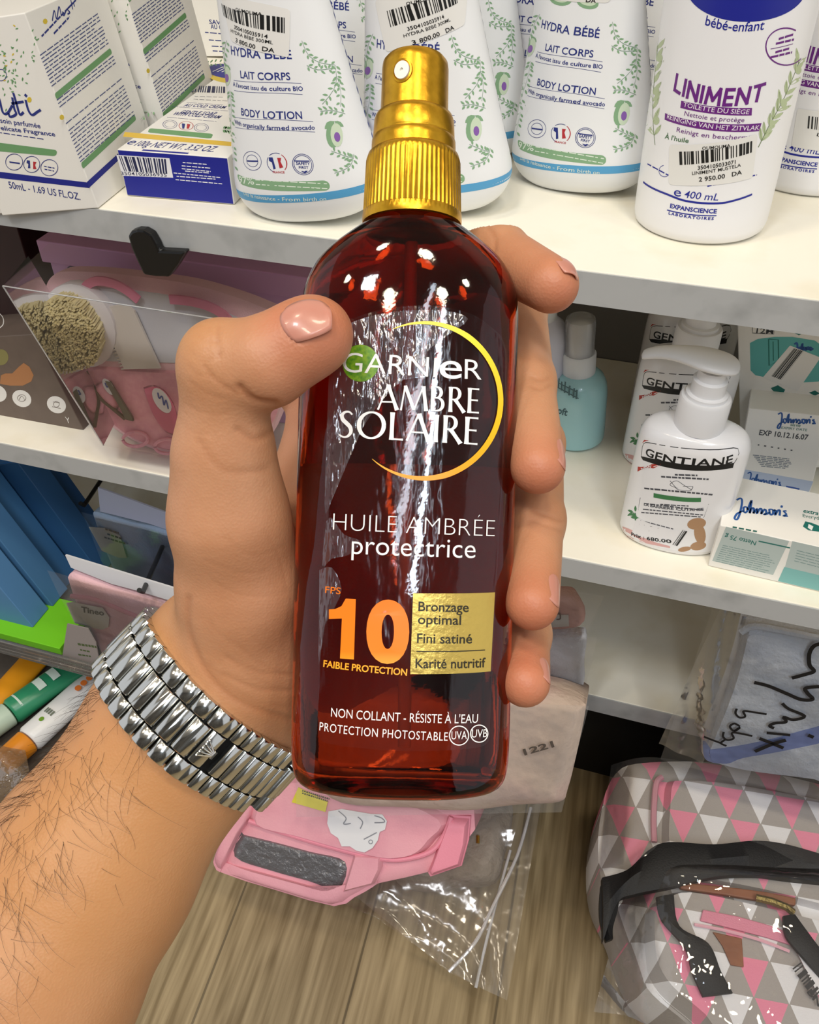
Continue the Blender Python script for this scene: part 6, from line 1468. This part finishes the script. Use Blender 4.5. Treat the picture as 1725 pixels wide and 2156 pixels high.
def floor_goods():
    # pink toiletry bag
    Zt, Zf = .145, .120
    pl = Plane(onZ(466, 1832, .085), onZ(708, 1904, .085), onZ(560, 1640, .150))
    r = eroot('toiletry_bag', np.array([-.25, .34, 0]), 'pink toiletry bag with grey clear window and strap handles on the floor', 'bag')
    pk = mat('bag_pink', 'e6a5b0', .7, bump=(600, .25, .001), noise=(40, 'dd98a6', .4, .75)); pk2 = mat('bag_pink_trim', 'e58fa2', .6, bump=(600, .2, .001))
    px = lambda x, y: (380+x/2.006, 1600+y/2.006)
    kid('bag_body', pillow(pl, [px(*q) for q in ((330, 110), (420, 40), (800, 60), (1240, 200), (1180, 380), (1060, 470), (840, 520), (660, 600), (420, 540), (180, 460), (215, 330), (290, 230))], .080, .004, edge=.12, sub=2), pk, r)
    kid('top_flap', pillow(pl, [px(*q) for q in ((320, 130), (420, 60), (800, 90), (1150, 230), (1100, 330), (1040, 390), (960, 412), (870, 410), (700, 372), (480, 310), (292, 255))], -.003, .012, edge=.14), pk, r)
    kid('flap_piping', MB().tube([pl(*px(*q), .0085) for q in smooth_path([(290, 258), (480, 322), (700, 385), (870, 420), (970, 415), (1060, 385), (1110, 325), (1145, 240)], 5)], .0022, 8), pk2, r)
    kid('clear_window', pillow(pl, [px(*q) for q in ((255, 300), (400, 335), (560, 378), (722, 425), (692, 548), (560, 512), (380, 462), (216, 400))], -.003, .0065, edge=.2), mat('window_vinyl', '5d5c5f', .10, spec=.9, coat=.8, bump=(170, .8, .004)), r)
    kid('bottom_trim', pillow(pl, [px(*q) for q in ((185, 425), (300, 455), (500, 510), (670, 555), (760, 540), (835, 508), (820, 530), (740, 575), (655, 612), (420, 548), (178, 470))], -.004, .009, edge=.5, sub=2), pk, r)
    kid('left_trim', pillow(pl, [px(*q) for q in ((318, 120), (336, 130), (320, 215), (270, 290), (215, 400), (175, 470), (148, 440), (150, 405), (190, 310), (250, 220))], -.004, .011, edge=.5, sub=2), pk, r)
    kid('strap_handle', pillow(pl, [px(*q) for q in ((745, 372), (870, 380), (868, 440), (832, 515), (690, 552), (715, 470))], -.005, .0125, edge=.3, sub=1), pk, r)
    kid('side_tab', pillow(pl, [px(*q) for q in ((1142, 225), (1230, 232), (1222, 330), (1192, 440), (1060, 486), (1050, 470), (1095, 350))], -.005, .012, edge=.3, sub=1), pk2, r)
    s = pl.surf(.0135)
    t = eroot('size_tag', pl(*px(560, 150), .0135), 'small yellow size tag lying on the pink toiletry bag', 'tag')
    kid('tag_paper', prism(pl, [px(492, 162), px(632, 202), px(642, 160), px(520, 100)], .0128, .0138), mat('yellow_paper', 'd8cc40', .5), t, smooth=False)
    K = MB(); dashes(K, pl.surf(.0139), [(px(515, 130), px(630, 165)), (px(515, 140), px(625, 175))], .0014, (.1, .05), (2, 4), 1.5); kid('tag_print', K, ink('3d3c20'), t)
    w = eroot('swing_tag', pl(*px(770, 280), .0135), 'white cloud shaped paper tag lying on the pink toiletry bag', 'tag')
    kid('tag_paper', prism(pl, [px(*q) for q in ((645, 200), (700, 190), (760, 200), (820, 210), (868, 212), (888, 240), (880, 275), (858, 285), (850, 320), (828, 352), (795, 370), (760, 362), (735, 345), (700, 345), (685, 310), (655, 290), (640, 250))], .0128, .0138), mat('tag_white', 'e2e2e4', .5), w, smooth=False)
    K = MB(); s2 = pl.surf(.0139); g = (.1, .05)
    for st in ([(668, 215), (700, 245), (690, 270), (720, 268)], [(820, 235), (850, 245), (862, 262), (820, 265)], [(750, 240), (770, 262), (760, 290)], [(775, 335), (800, 322), (830, 306)]): line(K, s2, [px(*q) for q in st], .0009, 3e-4, g)
    ring_print(K, s2, px(804, 346), 4, .0007, g=g); kid('tag_print', K, ink('8d8f96'), w)
    # clear bags beside it
    fl = Plane((-.2, .3, .030), (0, .3, .030), (-.2, .45, .075))
    b = eroot('plastic_bag', onZ(960, 1960, 0), 'empty clear plastic bag spread over the floor right of the pink bag', 'plastic bag')
    kid('film_sheet', sheet(fl, [(944, 2046), (1068, 2108), (1140, 1690), (740, 1880)], .004, .006, 21, (30, 30)), FILMG, b)
    kid('film_sheet', sheet(fl, [(800, 1940), (1000, 2080), (1100, 1700), (690, 1890)], .012, .005, 22, (26, 26)), FILM, b)
    zip_ = film('zip_film', 'e8e8ea', .5, .15, 60, .4, .002, .15)
    kid('zip_strip', MB().tube([fl(*q, .014) for q in smooth_path([(1118, 1700), (1090, 1800), (1040, 1905), (1000, 1985), (945, 2046)], 5)], .0016, 8), zip_, b)
    kid('zip_strip', MB().tube([fl(*q, .010) for q in smooth_path([(1075, 1790), (1045, 1900), (1020, 2000), (1002, 2080)], 5)], .0014, 8), zip_, b)
    k = eroot('cloth_pouch', onZ(1000, 1780, 0), 'crumpled beige grey cloth pouch beside the pink tab of the toiletry bag', 'pouch')
    kid('pouch', pillow(fl, [px(*q) for q in ((1240, 190), (1400, 180), (1370, 380), (1330, 500), (1180, 520), (1060, 540), (930, 520), (900, 460), (1060, 490), (1190, 445))], .03, .012, edge=.5, seed=3), mat('grey_cloth', '9c9286', .85, bump=(70, .8, .008)), k)
    kid('brass_snap', MB().tube([fl(*px(1257, 320), .014), fl(*px(1257, 352), .014)], .0016, 8), mat('brass', 'c9a24a', .3, metal=1), k)
def triangle_cloth():
    m = bpy.data.materials.new('triangle_cloth'); m.use_nodes = True; nt = m.node_tree; b = nt.nodes['Principled BSDF']; b.inputs['Roughness'].default_value = .8
    N_ = nt.nodes.new; L = nt.links.new
    tc = N_('ShaderNodeTexCoord'); sp = N_('ShaderNodeSeparateXYZ'); L(tc.outputs['Object'], sp.inputs[0])
    def M_(op, a, b_=None, c=None):
        n = N_('ShaderNodeMath'); n.operation = op
        for i, x in enumerate((a, b_, c)):
            if x is None: continue
            if isinstance(x, (int, float)): n.inputs[i].default_value = x
            else: L(x, n.inputs[i])
        return n.outputs[0]
    W, H = TRI
    v = M_('DIVIDE', M_('ADD', sp.outputs[1], 4*H), H); row = M_('FLOOR', v); fv = M_('FRACT', v)
    u = M_('ADD', M_('DIVIDE', M_('ADD', sp.outputs[0], 10*W), W), M_('MULTIPLY', row, .5)); iu = M_('FLOOR', u); fu = M_('FRACT', u)
    ins = M_('LESS_THAN', M_('ABSOLUTE', M_('SUBTRACT', fu, .5)), M_('MULTIPLY', fv, .47))
    par = M_('MODULO', iu, 2)
    def mix(f, a, c):
        x = N_('ShaderNodeMix'); x.data_type = 'RGBA'; L(f, x.inputs[0])
        for i, q in ((6, a), (7, c)):
            if isinstance(q, str): x.inputs[i].default_value = (*srgb(q), 1)
            else: L(q, x.inputs[i])
        return x.outputs[2]
    L(mix(ins, 'a29d98', mix(par, 'dfe0e2', 'e28aa2')), b.inputs['Base Color'])
    n = N_('ShaderNodeTexNoise'); n.inputs['Scale'].default_value = 900; L(tc.outputs['Object'], n.inputs['Vector']); bp = N_('ShaderNodeBump'); bp.inputs['Strength'].default_value = .3; bp.inputs['Distance'].default_value = .001; L(n.outputs['Fac'], bp.inputs['Height']); L(bp.outputs[0], b.inputs['Normal'])
    return m
TRI = (.0255, .0270)
def backpack():
    pl = Plane(onZ(1262, 1900, .125), onZ(1725, 1985, .125), onZ(1330, 1620, .150))
    px = lambda x, y: (1200+x/3.286, 1560+y/3.286)
    M = pl.frame(1262, 1900)
    root = empty('backpack', M, 'grey backpack with pink and white triangles and black straps, lower right on the floor', 'backpack')
    inv = np.linalg.inv(np.array(M))
    def part(name, mb, m, **k):
        V = np.array(mb.v); V = (inv[:3, :3] @ V.T).T+inv[:3, 3]; mb.v = [tuple(v) for v in V]; return obj(name, mb, m, root, **k)
    tri = triangle_cloth()
    part('main_body', pillow(pl, [(1275, 1670), (1296, 1630), (1340, 1608), (1480, 1604), (1600, 1622), (1740, 1655), (1900, 1700), (1940, 2000), (1900, 2300), (1560, 2270), (1452, 2160), (1375, 2095), (1338, 2035), (1308, 1950), (1268, 1860), (1260, 1760)], .115, .010, edge=.16, rows=12), tri)
    part('front_panel', pillow(pl, [(1382, 1700), (1388, 1655), (1410, 1648), (1520, 1655), (1740, 1695), (1900, 1730), (1930, 1960), (1800, 1950), (1600, 1900), (1420, 1860), (1380, 1800)], -.004, .020, edge=.12, rows=10), tri)
    part('front_pocket', pillow(pl, [(1345, 1930), (1370, 1900), (1430, 1880), (1600, 1915), (1740, 1950), (1930, 2000), (1930, 2290), (1560, 2260), (1460, 2160), (1385, 2095), (1350, 2030)], -.004, .026, edge=.12, rows=10), tri)
    part('panel_piping', MB().tube([pl(*px(*q), .016) for q in smooth_path([(640, 250), (600, 290), (585, 420), (580, 560), (585, 700)], 5)], .0026, 8), mat('piping_pink', 'c8909e', .6))
    lea = mat('leather', '7a4a30', .5, noise=(60, '8a5638', .3, .7))
    part('leather_strip', prism(pl, [px(*q) for q in ((700, 1040), (1100, 1082), (1300, 1110), (1490, 1150), (1488, 1200), (1300, 1175), (1000, 1125), (720, 1085))], .024, .030), lea, bevel=.001, smooth=False)
    zp = mat('zip_pink', 'd98aa0', .5, bump=(900, .5, .001))
    part('pink_zip', prism(pl, [px(*q) for q in ((870, 1225), (1100, 1270), (1350, 1340), (1540, 1425), (1500, 1478), (1300, 1415), (1050, 1350), (850, 1300))], .0262, .029), zp, smooth=False, bevel=.0008)
    part('zip_teeth', MB().tube([pl(*px(*q), .0295) for q in smooth_path([(862, 1270), (1080, 1312), (1320, 1378), (1520, 1455)], 5)], .0013, 6), mat('zip_pale', 'e6b2c0', .5))
    part('zip_pull', MB().tube([pl(*px(1290, 1085), .034), pl(*px(1400, 1110), .036), pl(*px(1500, 1150), .035), pl(*px(1545, 1185), .033)], .0030, 8), mat('brass_dark', '8a7a48', .35, metal=.8, bump=(500, .6, .002)))
    part('leather_patch', prism(pl, [px(*q) for q in ((935, 1375), (1130, 1418), (1142, 1612), (1055, 1598), (1000, 1470))], .0262, .0285), lea, smooth=False, bevel=.0006)
    blk = mat('strap_black', '0b0b0d', .6, bump=(700, .3, .001))
    def strap(name, top, bot, off, th=.005, arch=0.):
        T, B = smooth_path([px(*q) for q in top], 6), smooth_path([px(*q) for q in bot], 6); n = len(T)
        rs = []
        for i in range(n):
            o = off+arch*math.sin(pi*i/(n-1)); a, b_ = pl(*T[i], o), pl(*B[i], o); m_ = (a+b_)/2
            rs.append([tuple(x) for x in (a, m_+pl.n*th*.5, b_, b_-pl.n*th, m_-pl.n*th, a-pl.n*th)])
        return part(name, MB().rings(rs), blk)
    strap('shoulder_strap', [(225, 945), (400, 890), (540, 760), (680, 700), (1000, 715), (1280, 690), (1500, 715), (1800, 800)], [(230, 1390), (330, 1120), (450, 1060), (700, 1010), (1000, 940), (1280, 925), (1500, 950), (1800, 990)], .026, .010, .012)
    strap('strap_end', [(215, 1000), (205, 1150), (215, 1270), (250, 1390)], [(350, 1060), (330, 1180), (300, 1290), (300, 1370)], .020, .006)
    strap('webbing_strap', [(720, 1060), (760, 1280), (960, 1400), (1050, 1600), (1130, 1745)], [(600, 1080), (640, 1240), (800, 1430), (850, 1600), (925, 1770)], .034, .004, .004)
    strap('webbing_strap', [(1560, 1200), (1640, 1310), (1740, 1440), (1860, 1560)], [(1480, 1210), (1500, 1350), (1620, 1500), (1780, 1680)], .034, .004, .004)
    # swing ticket
    tk = eroot('price_ticket', pl(*px(1650, 1650), .03), 'white barcode ticket lying on the triangle patterned backpack', 'ticket')
    kid('ticket_paper', prism(pl, [px(*q) for q in ((1590, 1470), (1650, 1500), (1900, 1760), (1840, 1900), (1630, 1800), (1500, 1530))], .0300, .0306), MATS['tag_white'], tk, smooth=False)
    K = MB(); s = pl.surf(.0307); barcode(K, s, [px(1540, 1575), px(1690, 1790), px(1740, 1740), px(1600, 1530)], 12, 4, 3e-4); text(K, s, 'BN', px(1640, 1740), px(1720, 1840), 12, .03, g=(.1, .05), off=4e-4); kid('ticket_print', K, ink('2a2a2e'), tk)
    # clear bag over it
    cb = eroot('plastic_bag', pl(1450, 2100), 'glossy clear plastic bag wrapped round the triangle patterned backpack', 'plastic bag')
    glossy = film('glossy_film', 'ffffff', .015, .035, 22, .55, .010, .05)
    kid('film_front', sheet(pl, [(1290, 2170), (1900, 2290), (1900, 1830), (1290, 1800)], .046, .004, 31, (34, 30), lambda s, t: -.05*(1-min(1, s/.22))**2-.03*(max(0, t-.85)/.15)), glossy, cb)
    kid('film_upper', sheet(pl, [(1258, 1840), (1900, 1860), (1900, 1690), (1285, 1618)], .036, .003, 32, (30, 16), lambda s, t: -.03*(1-min(1, s/.15))**2), FILM, cb)
    fl = Plane((0, .3, .012), (.2, .3, .012), (0, .45, .012))
    kid('film_tail', sheet(fl, [(1250, 2130), (1480, 2190), (1370, 2080), (1290, 1985)], .004, .006, 33, (24, 24)), FILMG, cb)
build_setting()
lotion_row()
make_liniment()
upper_cartons()
middle_left()
make_gentiane()
make_teal()
johnson()
bottom_left()
bottom_right()
floor_goods()
backpack()
build_oil_bottle()
person, bvh = build_person()
build_watch(bvh)
